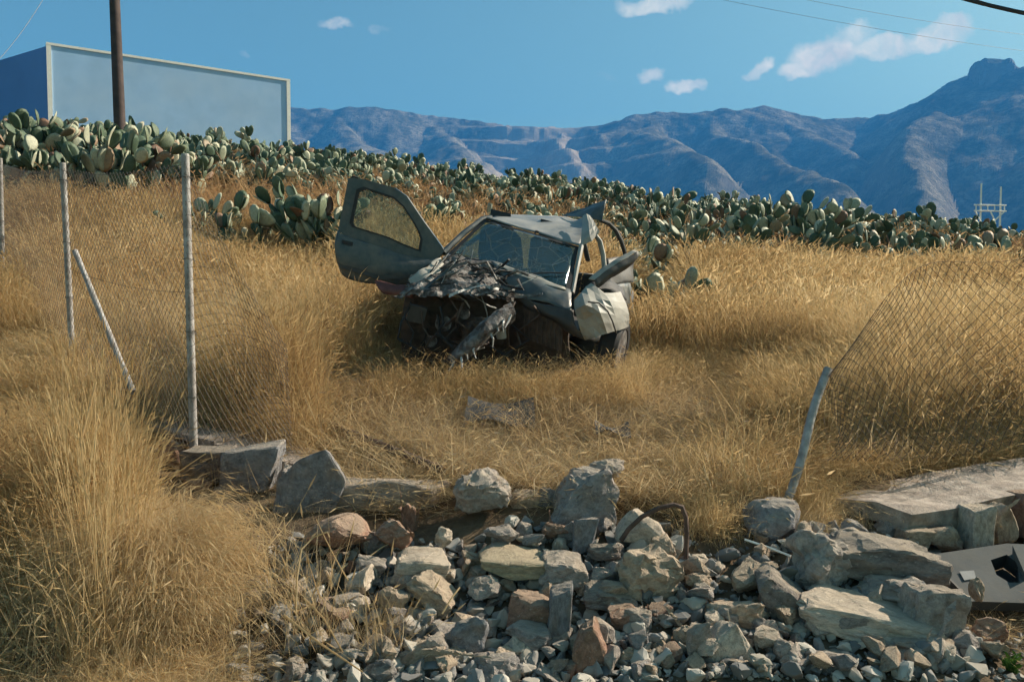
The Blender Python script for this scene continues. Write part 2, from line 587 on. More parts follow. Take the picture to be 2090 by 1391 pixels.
def glass_material(name, tint, dust, dust_amt, cracks=False):
    m, nt, out = new_mat(name)
    co = coords(nt)
    tr = nt.node('ShaderNodeBsdfTransparent', {'Color': tuple(tint) + (1,)})
    gl = nt.node('ShaderNodeBsdfGlossy', {'Color': (1, 1, 1, 1), 'Roughness': 0.06})
    df = nt.node('ShaderNodeBsdfPrincipled', {'Base Color': tuple(dust) + (1,), 'Roughness': 0.9})
    fr = nt.node('ShaderNodeFresnel', {'IOR': 1.5})
    a = nt.node('ShaderNodeMixShader', {0: nt.math('ADD', nt.math('MULTIPLY', fr.outputs[0], 0.42), 0.01), 1: tr.outputs[0], 2: gl.outputs[0]})
    d = nt.noise(co, 5.0, 6, 0.65)
    d = nt.ramp(d, [(0.35, (0.25, 0.25, 0.25)), (0.7, (1, 1, 1))])
    d = nt.math('MULTIPLY', d, dust_amt)
    if cracks:
        v = nt.node('ShaderNodeTexVoronoi', {'Vector': co, 'Scale': 4.5, 'Randomness': 1.0}, feature='DISTANCE_TO_EDGE').outputs[0]
        v2 = nt.node('ShaderNodeTexVoronoi', {'Vector': co, 'Scale': 13.0, 'Randomness': 1.0}, feature='DISTANCE_TO_EDGE').outputs[0]
        ln = nt.math('MAXIMUM', nt.math('LESS_THAN', v, 0.006), nt.math('MULTIPLY', nt.math('LESS_THAN', v2, 0.012), nt.math('GREATER_THAN', nt.noise(co, 1.7, 2), 0.54)))
        d = nt.math('MAXIMUM', d, nt.math('MULTIPLY', ln, 0.85))
    s = nt.node('ShaderNodeMixShader', {0: d, 1: a.outputs[0], 2: df.outputs[0]})
    nt.l.new(s.outputs[0], out.inputs[0])
    return m


M['glass'] = glass_material('dirty door glass', (0.72, 0.76, 0.74), (0.30, 0.27, 0.20), 0.32)
M['windscreen'] = glass_material('cracked tinted windscreen', (0.62, 0.74, 0.72), (0.12, 0.15, 0.15), 0.10, True)


def rock_material():
    m, nt, out = new_mat('broken wall stone')
    co = coords(nt)
    oi = nt.node('ShaderNodeObjectInfo')
    seedv = nt.node('ShaderNodeVectorMath', {0: co, 1: nt.node('ShaderNodeCombineXYZ', {0: nt.math('MULTIPLY', oi.outputs['Random'], 40.0), 1: 0.0, 2: 0.0}).outputs[0]}, operation='ADD').outputs[0]
    a = nt.noise(seedv, 7.0, 7, 0.65, 0.4)
    b = nt.noise(seedv, 30.0, 6, 0.7)
    c = nt.noise(seedv, 3.0, 3, 0.5)
    k = nt.ramp(a, [(0.28, (0.50, 0.48, 0.47)), (0.5, (0.95, 0.95, 0.95)), (0.75, (1.45, 1.42, 1.36))])
    colr = nt.mix(1.0, oi.outputs['Color'], k, 'MULTIPLY')
    k2 = nt.ramp(b, [(0.3, (0.68, 0.645, 0.66)), (0.7, (1.30, 1.20, 1.18))])
    colr = nt.mix(0.8, colr, k2, 'MULTIPLY')
    stain = nt.ramp(c, [(0.5, (0, 0, 0)), (0.66, (0.65, 0.65, 0.65))])
    colr = nt.mix(nt.math('MULTIPLY', stain, 0.5), colr, (0.26, 0.185, 0.12))
    lich = nt.ramp(nt.noise(seedv, 16.0, 5, 0.6), [(0.62, (0, 0, 0)), (0.68, (1, 1, 1))])
    colr = nt.mix(nt.math('MULTIPLY', lich, 0.45), colr, (0.50, 0.47, 0.42))
    geo = nt.node('ShaderNodeNewGeometry')
    up = nt.node('ShaderNodeSeparateXYZ', {0: geo.outputs['Normal']}).outputs[2]
    dst = nt.math('MULTIPLY', nt.ramp(nt.math('ADD', up, nt.math('MULTIPLY', nt.math('SUBTRACT', a, 0.5), 1.2)), [(0.45, (0, 0, 0)), (0.95, (1, 1, 1))]), 0.5)
    colr = nt.mix(dst, colr, (0.37, 0.305, 0.225))
    p = nt.node('ShaderNodeBsdfPrincipled', {'Base Color': colr, 'Roughness': 0.93, 'Specular IOR Level': 0.2})
    h = nt.math('ADD', nt.math('MULTIPLY', a, 1.0), nt.math('MULTIPLY', b, 0.5))
    bp = nt.node('ShaderNodeBump', {'Strength': 0.9, 'Distance': 0.018, 'Height': h})
    nt.l.new(bp.outputs[0], p.inputs['Normal'])
    nt.l.new(p.outputs[0], out.inputs[0])
    return m


M['rock'] = rock_material()


def chip_material():
    m, nt, out = new_mat('stone chips')
    oi = nt.node('ShaderNodeObjectInfo')
    c = nt.ramp(oi.outputs['Random'], [(0.0, (0.12, 0.115, 0.11)), (0.4, (0.22, 0.215, 0.205)), (0.75, (0.32, 0.285, 0.235)), (1.0, (0.44, 0.41, 0.36))])
    p = nt.node('ShaderNodeBsdfPrincipled', {'Base Color': c, 'Roughness': 0.95})
    nt.l.new(p.outputs[0], out.inputs[0])
    return m


M['chip'] = chip_material()


def leafy(name, stops, transl=0.35, rough=0.8, patch=(0.9, 1.1), patch_scale=0.35, rowvar=0.5):
    """dry grass: colour by blade, by tuft and by patch of ground"""
    m, nt, out = new_mat(name)
    oi = nt.node('ShaderNodeObjectInfo')
    geo = nt.node('ShaderNodeNewGeometry')
    pn = nt.noise(oi.outputs['Location'], patch_scale, 3, 0.6)
    f = nt.math('ADD', nt.math('MULTIPLY', geo.outputs['Random Per Island'], 0.5), nt.math('MULTIPLY', oi.outputs['Random'], 0.25))
    f = nt.math('ADD', f, nt.math('MULTIPLY', nt.math('SUBTRACT', pn, 0.5), 1.6))
    f = nt.math('ADD', f, 0.12, True)
    c = nt.ramp(f, stops)
    d = nt.node('ShaderNodeBsdfDiffuse', {'Color': c, 'Roughness': 0.5})
    t = nt.node('ShaderNodeBsdfTranslucent', {'Color': c})
    s = nt.node('ShaderNodeMixShader', {0: transl, 1: d.outputs[0], 2: t.outputs[0]})
    nt.l.new(s.outputs[0], out.inputs[0])
    return m


M['grass'] = leafy('dry golden grass', [(0.0, (0.29, 0.18, 0.09)), (0.3, (0.52, 0.36, 0.175)), (0.6, (0.66, 0.495, 0.265)), (1.0, (0.78, 0.645, 0.42))], 0.45)
M['straw'] = leafy('flattened straw', [(0.0, (0.30, 0.20, 0.11)), (0.35, (0.52, 0.38, 0.21)), (0.7, (0.68, 0.54, 0.33)), (1.0, (0.80, 0.68, 0.47))], 0.48)
M['dead'] = leafy('grey dead grass', [(0.0, (0.16, 0.125, 0.095)), (0.5, (0.33, 0.27, 0.20)), (1.0, (0.50, 0.44, 0.35))], 0.35)
M['hillgrass'] = leafy('reddish hill grass', [(0.0, (0.24, 0.135, 0.075)), (0.4, (0.46, 0.28, 0.14)), (1.0, (0.62, 0.44, 0.25))], 0.45)
M['weed'] = leafy('fresh green weed', [(0.0, (0.05, 0.10, 0.02)), (1.0, (0.12, 0.22, 0.05))])
M['yweed'] = leafy('yellowing weed', [(0.0, (0.16, 0.14, 0.05)), (1.0, (0.34, 0.28, 0.10))])


def cactus_material():
    m, nt, out = new_mat('prickly pear skin')
    oi = nt.node('ShaderNodeObjectInfo')
    geo = nt.node('ShaderNodeNewGeometry')
    r = nt.math('FRACT', nt.math('ADD', nt.math('MULTIPLY', oi.outputs['Random'], 7.31), nt.math('MULTIPLY', geo.outputs['Random Per Island'], 3.7)))
    co = coords(nt)
    c = nt.ramp(r, [(0.0, (0.05, 0.085, 0.055)), (0.34, (0.085, 0.125, 0.08)), (0.50, (0.17, 0.195, 0.13)), (0.66, (0.36, 0.38, 0.29)), (0.88, (0.45, 0.435, 0.335)), (0.94, (0.27, 0.17, 0.11)), (1.0, (0.15, 0.085, 0.06))])
    n = nt.noise(co, 9.0, 5, 0.6)
    c = nt.mix(1.0, c, nt.ramp(n, [(0.3, (0.7, 0.72, 0.7)), (0.7, (1.2, 1.18, 1.12))]), 'MULTIPLY')
    v = nt.node('ShaderNodeTexVoronoi', {'Vector': co, 'Scale': 24.0}).outputs[0]
    c = nt.mix(nt.ramp(v, [(0.08, (0.7, 0.7, 0.7)), (0.16, (0, 0, 0))]), c, (0.42, 0.38, 0.26))
    p = nt.node('ShaderNodeBsdfPrincipled', {'Base Color': c, 'Roughness': 0.62, 'Specular IOR Level': 0.3})
    bp = nt.node('ShaderNodeBump', {'Strength': 0.3, 'Distance': 0.01, 'Height': n})
    nt.l.new(bp.outputs[0], p.inputs['Normal'])
    nt.l.new(p.outputs[0], out.inputs[0])
    return m


M['cactus'] = cactus_material()


# ------------------------------------------------------------------ building on the hill
def build_building():
    A = W(94, 86, 35.0)
    B = W(592, 161, 40.8)
    top = A.z
    A = Vector((A.x, A.y, 0)); B = Vector((B.x, B.y, 0))
    d = (B - A).normalized()
    n = Vector((d.y, -d.x, 0))           # towards the viewer
    back = -n * 9.0
    z0 = 7.4
    root = thing('building', (A.x, A.y, z0), 'plain pale blue flat roofed building with white corner trim behind the cactus hill', 'building')
    h = top - z0

    L = (B - A).length
    dl = Vector((-0.84, 0.53, 0))

    def P(s, t, z):
        return A + d * s + (-n).lerp(dl, max(0.0, 1 - s / L) if t > 0.3 else 0.0) * t + Vector((0, 0, z))
    MB().prism([P(0.05, 0.03, z0), P(L - 0.05, 0.03, z0), P(L - 0.05, 0.28, z0), P(0.05, 0.28, z0)], (0, 0, h - 0.08)).build('front_wall', M['bluewall'], root)
    MB().prism([P(0.05, 0.282, z0), P(0.30, 0.282, z0), P(0.30, 9, z0), P(0.05, 9, z0)], (0, 0, h - 0.08)).build('side_wall', simple('blue plaster with painted shade', (0.10, 0.26, 0.62), 0.9, 0, 0.06, 0.6), root)  # wall facing away from the sun: its shade is put into the darker blue
    MB().prism([P(L - 0.30, 0.282, z0), P(L - 0.05, 0.282, z0), P(L - 0.05, 9, z0), P(L - 0.30, 9, z0)], (0, 0, h - 0.08)).build('side_wall', M['bluewall'], root)
    MB().prism([P(0.302, 8.75, z0), P(L - .302, 8.75, z0), P(L - .302, 9, z0), P(.302, 9, z0)], (0, 0, h - 0.08)).build('rear_wall', M['bluewall'], root)
    MB().prism([P(0.302, 0.282, top - 0.5), P(L - .302, 0.282, top - 0.5), P(L - .302, 8.748, top - 0.5), P(.302, 8.748, top - 0.5)], (0, 0, 0.2)).build('roof', M['concrete'], root)
    MB().prism([P(0.0, -0.02, top - 0.10), P(L, -0.02, top - 0.10), P(L, 0.30, top - 0.10), P(0, 0.30, top - 0.10)], (0, 0, 0.10)).build('roof_trim', M['whitetrim'], root)
    for s in (0.0, L - 0.18):
        MB().prism([P(s, -0.015, z0), P(s + 0.18, -0.015, z0), P(s + 0.18, 0.028, z0), P(s, 0.028, z0)], (0, 0, h - 0.102)).build('corner_trim', M['whitetrim'], root)


build_building()


# ------------------------------------------------------------------ poles and wires
def utility_pole():
    b = W(246, 262, 22.0)
    b.z = gz(b.x, b.y) - 0.2
    t = W(229, -120, 22.2)
    root = thing('utility_pole', b, 'brown wooden utility pole standing among cacti before the blue building', 'pole')
    n = 12
    MB().tube([b + (t - b) * (i / n) for i in range(n + 1)], [0.155 - 0.03 * i / n for i in range(n + 1)], 14).build('shaft', M['pole'], root, True)
    c = t - (t - b).normalized() * 0.35
    MB().box(c + Vector((0, -0.2, 0)), 1.6, 0.1, 0.12).build('crossarm', M['pole'], root)
    for dx in (-0.7, 0.0, 0.7):
        MB().tube([c + Vector((dx, -0.2, 0.06)), c + Vector((dx, -0.2, 0.12)), c + Vector((dx, -0.2, 0.2))], [0.02, 0.05, 0.035], 10).build('insulator', M['rubber'], root, True)


utility_pole()


def pylon():
    root_p = W(2024, 470, 60)
    z0 = gz(root_p.x, root_p.y)
    root = thing('power_pylon', (root_p.x, root_p.y, z0), 'pale twin pole power line frame rising beyond the cacti at far right', 'pylon')
    for px, v in ((2003, 374), (2043, 381)):
        t = W(px, v, 60)
        MB().tube([Vector((t.x, t.y, z0)), t], [0.10, 0.06], 8).build('pole', M['whitetrim'], root, True)
    for v in (418, 430):
        a, b = W(1988, v, 59.88), W(2054, v + 1, 59.88)
        MB().tube([a, b], 0.055, 6).build('crossbar', M['whitetrim'], root, True)
    for px in (1992, 2016, 2030, 2050):
        MB().tube([W(px, 418, 59.78), W(px, 430, 59.78)], 0.04, 6).build('strut', M['whitetrim'], root)
    for (a, b) in (((1990, 430), (2003, 455)), ((2052, 430), (2030, 450)), ((2030, 450), (2022, 432))):
        MB().tube([W(*a, 59.68), W(*b, 59.68)], 0.05, 6).build('brace', M['whitetrim'], root)


pylon()


def sag(p, q, s, n=24):
    return [p.lerp(q, i / n) - Vector((0, 0, s * 4 * (i / n) * (1 - i / n))) for i in range(n + 1)]


o = MB().tube(sag(W(1900, -22, 9.0), W(2300, 60, 8.0), 0.05), 0.022, 8).build('overhead_cable', M['cable'])
tag(o, 'thick black overhead cable crossing the top right corner of the sky', 'cable')
o = MB().tube(sag(W(1960, -10, 9.1), W(2300, 78, 8.1), 0.03), 0.010, 6).build('overhead_cable', M['cable'])
tag(o, 'thinner black cable hanging just under the thick overhead cable', 'cable')
for (a, b, lab) in (((1380, -20, 40), (2200, 118, 46), 'lowest long thin wire sloping down across the right sky past the large cloud'),
                    ((1560, -18, 40), (2200, 82, 46), 'upper long thin wire sloping down across the right sky over the large cloud'),
                    ((110, -40, 30), (-30, 150, 26), 'thin wire slanting across the sky above the left end of the building')):
    o = MB().tube(sag(W(*a), W(*b), 0.25), 0.008, 5).build('power_line', M['cable'])
    tag(o, lab, 'power line')


# ------------------------------------------------------------------ chain link fence
def net(surf, nu, nv, r):
    """diamond wire netting over surf(s, t) -> point, s and t in 0..1"""
    mb = MB()

    def pt(i, j):
        return surf(i / nu, j / nv)

    def seg(a, b):
        mb.tube([a, b], r, 3, False)
    for i in range(nu):
        for j in range(nv):
            if (i + j) % 2 == 0:
                seg(pt(i, j), pt(i + 1, j + 1))
            else:
                seg(pt(i + 1, j), pt(i, j + 1))
    return mb


def build_fence():
    # posts: bottom and top (px, py, depth)
    P3b, P3t = W(9, 690, 8.95), W(0, 325, 8.95)
    P2b, P2t = W(151, 800, 6.8), W(128, 335, 6.8)
    P1b, P1t = W(396, 930, 5.13), W(378, 318, 5.13)
    P4b, P4t = W(-240, 650, 11.4), W(-250, 325, 11.4)
    root = thing('chain_link_fence', P1b, 'standing chain link fence on grey pipe posts along the left wall', 'fence')
    for b, t, r in ((P1b, P1t, 0.025), (P2b, P2t, 0.025), (P3b, P3t, 0.025), (P4b, P4t, 0.025)):
        n = 6
        po = MB().tube([b + (t - b) * (i / n) for i in range(n + 1)], r, 12).build('post', M['post'], root, True)
        for h in (.2, .42, .66, .93):
            c = b.lerp(t, h)
            MB().tube([c + Vector((.033 * math.cos(a_), .033 * math.sin(a_), .004 * math.sin(3 * a_ + h * 9))) for a_ in [6.283 * q / 10 for q in range(11)]] + [c + Vector((.05, -.03, -.02))], .0022, 5).build('tie_wire', M['wire'], root)
        MB().tube([t + Vector((0, 0, -.004)), t + Vector((0, 0, .012))], [r * 1.06, r * .9], 12).build('post_cap', M['post'], root)
    MB().tube([W(153, 512, 6.75), W(272, 800, 5.85)], 0.022, 10).build('brace', M['post'], root, True)

    def span(b0, t0, b1, t1, nu, nv, name, bulge=0.04, hb=0.02, ht=0.98, slope=None):
        def surf(s, t):
            tt = hb + (ht - hb) * t
            a = b0.lerp(t0, tt)
            b = b1.lerp(t1, tt)
            p = a.lerp(b, s)
            w = math.sin(math.pi * s)
            p = p + Vector((0.5, -0.8, 0)) * bulge * w * math.sin(math.pi * t + 0.4) - Vector((0, 0, 0.05 * w * t))
            return p + Vector((0.012, -0.035, 0))
        o = net(surf, nu, nv, 0.0014).build(name, M['wire'], root)
        o['kind'] = 'stuff'
    span(P2b, P2t, P1b, P1t, 74, 56, 'wire_mesh')
    span(P3b, P3t, P2b, P2t, 84, 56, 'wire_mesh')
    span(P4b, P4t, P3b, P3t, 90, 50, 'wire_mesh')
    E0b, E0t = W(600, 975, 4.9), W(585, 700, 5.0)
    span(P1b, P1t, E0b, E0t, 24, 44, 'wire_mesh', 0.10)
    for h in (0.55, 0.97):
        for (b0, t0, b1, t1) in ((P2b, P2t, P1b, P1t), (P3b, P3t, P2b, P2t)):
            pts = sag(b0.lerp(t0, h), b1.lerp(t1, h), 0.05, 14)
            MB().tube([p + Vector((0.01, -0.034, 0)) for p in pts], 0.0014, 5).build('tension_wire', M['wire'], root)


build_fence()


def build_bent_fence():
    b, t = W(1601, 1035, 4.42), W(1690, 752, 4.75)
    root = thing('broken_fence', b, 'knocked over fence section with leaning whitish pipe post and sagging wire mesh at right', 'fence')
    n = 8
    MB().tube([b + (t - b) * (i / n) + Vector((0.012 * math.sin(i * .8), 0, 0)) for i in range(n + 1)], 0.0245, 12).build('post', M['post'], root, True)
    c0 = [W(1690, 940, 4.64), W(1780, 945, 4.74), W(1930, 930, 4.92), W(2090, 905, 5.15), W(2330, 880, 5.5)]
    c1 = [W(1712, 740, 4.74), W(1800, 600, 4.86), W(1900, 520, 4.98), W(2090, 535, 5.10), W(2330, 500, 5.35)]

    def cr(L, s):
        x = s * (len(L) - 1)
        i = min(int(x), len(L) - 2)
        f = x - i
        p0 = L[max(i - 1, 0)]; p1 = L[i]; p2 = L[i + 1]; p3 = L[min(i + 2, len(L) - 1)]
        return 0.5 * ((2 * p1) + (p2 - p0) * f + (2 * p0 - 5 * p1 + 4 * p2 - p3) * f * f + (3 * p1 - p0 - 3 * p2 + p3) * f ** 3)

    def surf(s, t):
        p = cr(c0, s).lerp(cr(c1, s), t)
        p = p + Vector((0.07 * math.sin(6 * t + 5 * s), 0.07 * math.sin(7 * s + 4 * t), 0.045 * math.sin(9 * s) * t))
        return p
    o = net(surf, 60, 30, 0.0017).build('wire_mesh', M['wire'], root)
    o['kind'] = 'stuff'
    MB().tube([surf(i / 40, 1.0) for i in range(41)], 0.0013, 5).build('tension_wire', M['wire'], root)
    # fallen pipe lying in the straw
    a, b = W(640, 868, 5.9), W(905, 975, 4.75)
    a.z = gz(a.x, a.y) + 0.08
    b.z = gz(b.x, b.y) + 0.10
    o = MB().tube([a.lerp(b, i / 6) for i in range(7)], 0.024, 10).build('fallen_post', M['rust'], None, True)
    tag(o, 'dark fallen fence pipe lying in the flattened straw left of the gap', 'post')


build_bent_fence()


# ------------------------------------------------------------------ rocks
def rock_mesh(name, seed, n=16, cuts=0, box=0.55, amp=0.05, flat_pts=None):
    """angular stone: hull of random points in a unit box (half size 0.5), then fractured by noise"""
    rr = random.Random(seed)
    bm = bmesh.new()
    pts = []
    for _ in range(n):
        v = Vector((rr.gauss(0, 1), rr.gauss(0, 1), rr.gauss(0, 1))).normalized()
        m = max(abs(v.x), abs(v.y), abs(v.z))
        v = v.lerp(v / m * 0.8, box) * (0.5 * rr.uniform(0.82, 1.08))
        pts.append(v)
    if flat_pts:
        pts = [p + Vector((rr.uniform(-.1, .1), rr.uniform(-.08, .08), rr.uniform(-.1, .1))) for p in flat_pts]
        pts += [Vector((rr.uniform(-.42, .42), rr.choice((-.5, .5)), rr.uniform(-.2, .2))) for _ in range(4)]
    for p in pts:
        bm.verts.new(p)
    r = bmesh.ops.convex_hull(bm, input=bm.verts)
    junk = list({g for g in list(r['geom_interior']) + list(r['geom_unused']) if isinstance(g, bmesh.types.BMVert)})
    if junk:
        bmesh.ops.delete(bm, geom=junk, context='VERTS')
    bmesh.ops.bevel(bm, geom=list(bm.edges), offset=0.035, segments=1, affect='EDGES', profile=0.6)
    bmesh.ops.triangulate(bm, faces=bm.faces)
    for _ in range(cuts):
        bmesh.ops.subdivide_edges(bm, edges=[e for e in bm.edges if e.calc_length() > 0.09], cuts=1)
        bmesh.ops.triangulate(bm, faces=bm.faces)
    bm.normal_update()
    off = Vector((seed * 3.7 % 97, seed * 1.3 % 53, seed * 7.1 % 31))
    if cuts:
        for v in bm.verts:
            d = noise.fractal(v.co * 3.2 + off, 0.9, 2.0, 4) * amp
            d += (noise.cell(v.co * 6 + off) - 0.5) * amp * 0.5
            v.co += v.normal * d
    bmesh.ops.recalc_face_normals(bm, faces=bm.faces)
    me = bpy.data.meshes.new(name)
    bm.to_mesh(me)
    bm.free()
    me.materials.append(M['rock'])
    me.polygons.foreach_set('use_smooth', [True] * len(me.polygons))
    me.set_sharp_from_angle(angle=R(24))
    return me


TINT = {
    'B': (0.20, 0.212, 0.225), 'G': (0.32, 0.295, 0.265), 'T': (0.37, 0.305, 0.23), 'R': (0.26, 0.165, 0.12),
    'P': (0.48, 0.43, 0.355), 'D': (0.17, 0.16, 0.15), 'Y': (0.36, 0.31, 0.205), 'S': (0.25, 0.247, 0.245),
}


def heap_depth(v):
    s = (v - 615) / F
    return 3.09 / (s + 0.47)


def rock(px, py, w, h, tint, label, seed, dep=0.75, D=None, rot=0.0, tilt=0.0, box=0.55, n=16, amp=0.05, name='rock', pts=None, fwd=0.0):
    """a stone whose outline fills about w x h photograph pixels around (px, py)"""
    if D is None:
        D = heap_depth(py + h * 0.30)
    p = W(px, py, D)
    k = D / F * 1.18
    me = rock_mesh(name, seed, n, 3, box, amp, pts)
    o = bpy.data.objects.new(name, me)
    COL.objects.link(o)
    sx, sz = w * k, h * k
    o.scale = (sx, max(sx, sz) * dep if dep > 0 else -dep, sz)
    o.rotation_euler = (tilt, rot, (seed % 7 - 3) * 0.05)
    o.location = p + Vector((0, fwd, 0))
    tag(o, label, 'rock', None, None, TINT[tint])
    return o


PENTA = [Vector(p) for p in ((-.5, -.5, -.42), (.28, -.5, -.5), (.46, -.5, .12), (.18, -.5, .5), (-.12, -.5, .42), (-.46, -.5, .02),
                             (-.45, .5, -.42), (.32, .5, -.5), (.5, .5, .08), (.22, .5, .46), (-.1, .5, .38), (-.42, .5, .0))]
BLOCK = [Vector(p) for p in ((-.46, -.5, -.46), (.30, -.5, -.5), (.5, -.5, .46), (-.38, -.5, .42), (-.5, .5, -.44), (.34, .5, -.46), (.48, .5, .5), (-.40, .5, .42))]
TRI = [Vector(p) for p in ((-.5, -.4, -.32), (.5, -.5, -.5), (.36, -.35, .05), (-.18, -.1, .5), (-.45, .4, -.3), (.45, .5, -.4), (-.1, .45, .45), (.3, .45, .1))]
SLAB = [Vector(p) for p in ((-.5, -.45, -.2), (.5, -.5, -.45), (.5, -.45, .1), (-.46, -.4, .30), (-.3, .5, .5), (.42, .45, .3), (-.45, .45, .1), (.45, .45, -.4), (0, -.5, .32), (0, -.5, -.5))]
TALL = [Vector(p) for p in ((-.3, -.5, -.5), (.45, -.5, -.48), (.5, -.4, -.1), (.1, -.35, .5), (-.32, -.4, .34), (-.5, -.4, -.1), (-.3, .5, -.5), (.45, .5, -.45), (.1, .4, .42), (-.35, .45, .2))]
TINT = {k: tuple(x * 1.16 for x in v) for k, v in TINT.items()}

HERO = [
    (642, 985, 122, 124, 'B', 'tall pointed blue grey block standing upright on the left wall', 11, dict(D=4.52, dep=0.35, pts=PENTA, amp=0.018)),
    (980, 1003, 122, 106, 'G', 'rounded lumpy concrete boulder left of the middle of the gap', 12, dict(D=4.35, box=0.2, n=26, amp=0.07)),
    (1195, 1010, 118, 96, 'S', 'large blue grey concrete chunk at the back of the gap with a rough right side', 13, dict(D=4.35, amp=0.055, pts=PENTA)),
    (1238, 958, 78, 48, 'G', 'brownish broken chunk resting on top of the large blue grey concrete', 14, dict(D=4.55, amp=0.08)),
    (1120, 1020, 60, 60, 'B', 'dark slanted stone wedged between the two biggest chunks in the gap', 41, dict(D=4.45)),
    (1070, 1020, 70, 56, 'T', 'tan stone leaning against the lumpy concrete boulder', 42, dict(D=4.45)),
    (692, 1082, 140, 62, 'R', 'long rust brown smooth stone under the pointed blue block', 15, dict(box=0.2, n=26, amp=0.03)),
    (800, 1090, 92, 62, 'R', 'orange brown stone beside the long rust brown one', 16, dict(box=0.35)),
    (836, 1062, 32, 70, 'R', 'narrow dark red stone standing on end below the fallen kerb', 17, dict(D=4.3)),
    (1308, 1075, 98, 78, 'P', 'pale triangular slab leaning behind the bent black rod', 18, dict(pts=TRI, amp=0.02, dep=0.5)),
    (1578, 1062, 132, 92, 'B', 'dark blue rounded block at the foot of the leaning post', 19, dict(D=4.2, box=0.5, n=26, amp=0.04)),
    (1325, 1172, 142, 106, 'T', 'large rough tan lump in the middle right of the heap', 20, dict(n=24, amp=0.09)),
    (1682, 1148, 150, 122, 'G', 'large grey blotched rock in front of the leaning post', 21, dict(n=24, amp=0.08)),
    (1800, 1140, 200, 84, 'D', 'long dark slab with a pale upper edge behind the blotched rock', 22, dict(pts=SLAB, amp=0.05, dep=0.5)),
    (1832, 1210, 150, 80, 'S', 'blue grey jagged stone below the long dark slab', 23, dict(amp=0.08, n=20)),
    (1505, 1248, 132, 82, 'T', 'brown grey boulder with a bright right edge below the straw tuft', 24, dict(amp=0.05)),
    (1592, 1218, 106, 84, 'D', 'dark flat stone leaning left of the blotched rock', 25, dict(pts=SLAB, amp=0.03, rot=0.6)),
    (1482, 1318, 84, 106, 'P', 'tall pale stone standing on end near the bottom edge', 26, dict(pts=TALL, amp=0.03, dep=0.6)),
    (1602, 1338, 96, 92, 'G', 'grey stone with a sharp lit ridge at the bottom right of the heap', 27, dict(n=12)),
    (1775, 1262, 240, 66, 'P', 'longest pale slab lying across the right of the heap', 28, dict(pts=SLAB, amp=0.05, dep=0.45, rot=0.12)),
    (1905, 1262, 104, 118, 'G', 'speckled upright slab leaning against the torn bumper', 29, dict(pts=BLOCK, amp=0.05, dep=0.5)),
    (1080, 1237, 100, 70, 'R', 'reddish brown wedge in the centre of the heap', 30, dict(pts=TRI, amp=0.03, rot=-0.4)),
    (1142, 1255, 46, 118, 'B', 'thin blue slate standing upright beside the reddish wedge', 31, dict(pts=BLOCK, amp=0.02, dep=0.35)),
    (1055, 1142, 124, 36, 'Y', 'flat yellowish slab lying in the upper middle of the heap', 32, dict(pts=SLAB, amp=0.02, dep=0.8)),
    (862, 1145, 100, 44, 'P', 'pale flat slab on the upper left of the heap', 33, dict(pts=SLAB, amp=0.03)),
    (718, 1236, 82, 52, 'P', 'whitish marbled stone at the left edge of the heap', 34, dict(amp=0.07)),
    (826, 1162, 54, 52, 'P', 'pale pointed stone below the pale flat slab', 35, dict(pts=TRI)),
    (1207, 1312, 72, 96, 'R', 'brown upright stone near the bottom middle', 36, dict(pts=TALL, amp=0.03)),
    (872, 1335, 90, 62, 'T', 'long tan stone pointing up to the right at the bottom left of the heap', 37, dict(rot=-0.5, pts=SLAB)),
    (955, 1292, 92, 92, 'B', 'dark blue grey block at the lower left of the heap', 38, dict()),
    (1075, 1296, 96, 60, 'S', 'bluish flat stone under the reddish wedge', 39, dict()),
    (1192, 1092, 42, 62, 'B', 'small upright slate with a bright right edge under the biggest chunk', 40, dict(pts=BLOCK, amp=0.02, dep=0.4)),
    (1236, 1122, 84, 44, 'D', 'dark stone lying left of the pale triangular slab', 43, dict()),
    (1428, 1185, 62, 52, 'T', 'sunlit tan stone right of the large tan lump', 44, dict(amp=0.08)),
    (1400, 1302, 62, 64, 'T', 'tan stone left of the tall pale standing stone', 45, dict()),
    (1852, 1325, 150, 74, 'G', 'grey speckled stone at the bottom right under the long pale slab', 46, dict(amp=0.06)),
    (1132, 1078, 56, 40, 'R', 'small red brown stone in front of the biggest chunk', 47, dict()),
    (990, 1200, 74, 52, 'G', 'grey stone below the flat yellowish slab', 48, dict()),
    (885, 1205, 84, 48, 'T', 'tan slab tilted down to the right in the left of the heap', 49, dict(pts=SLAB, rot=0.5)),
    (802, 1225, 66, 62, 'T', 'tan stone right of the whitish marbled stone', 50, dict()),
    (1300, 1265, 66, 52, 'G', 'grey stone under the large rough tan lump', 51, dict()),
    (1700, 1345, 90, 60, 'S', 'bluish stone at the bottom edge left of the speckled one', 52, dict()),
    (1150, 1160, 90, 54, 'G', 'grey flat stone left of the large rough tan lump', 53, dict(pts=SLAB)),
    (1020, 1090, 76, 40, 'S', 'bluish stone lying below the lumpy concrete boulder', 54, dict()),
    (905, 1095, 44, 44, 'P', 'small pale stone right of the narrow red one', 55, dict()),
    (1310, 1345, 80, 56, 'T', 'tan stone at the bottom edge right of the brown upright one', 56, dict(amp=0.07)),
    (1010, 1355, 100, 60, 'S', 'bluish grey stone at the bottom edge left of the middle', 57, dict()),
    (760, 1150, 70, 44, 'S', 'blue grey stone under the orange brown one', 58, dict()),
    (1240, 1215, 90, 44, 'D', 'dark flat stone between the thin slate and the large tan lump', 59, dict(pts=SLAB)),
    (2010, 1290, 90, 60, 'R', 'reddish stone in the soil below the torn bumper', 60, dict(amp=0.07)),
]
for (px, py, w, h, tn, lab, seed, kw) in HERO:
    rock(px, py, w, h, tn, lab, seed, **kw)

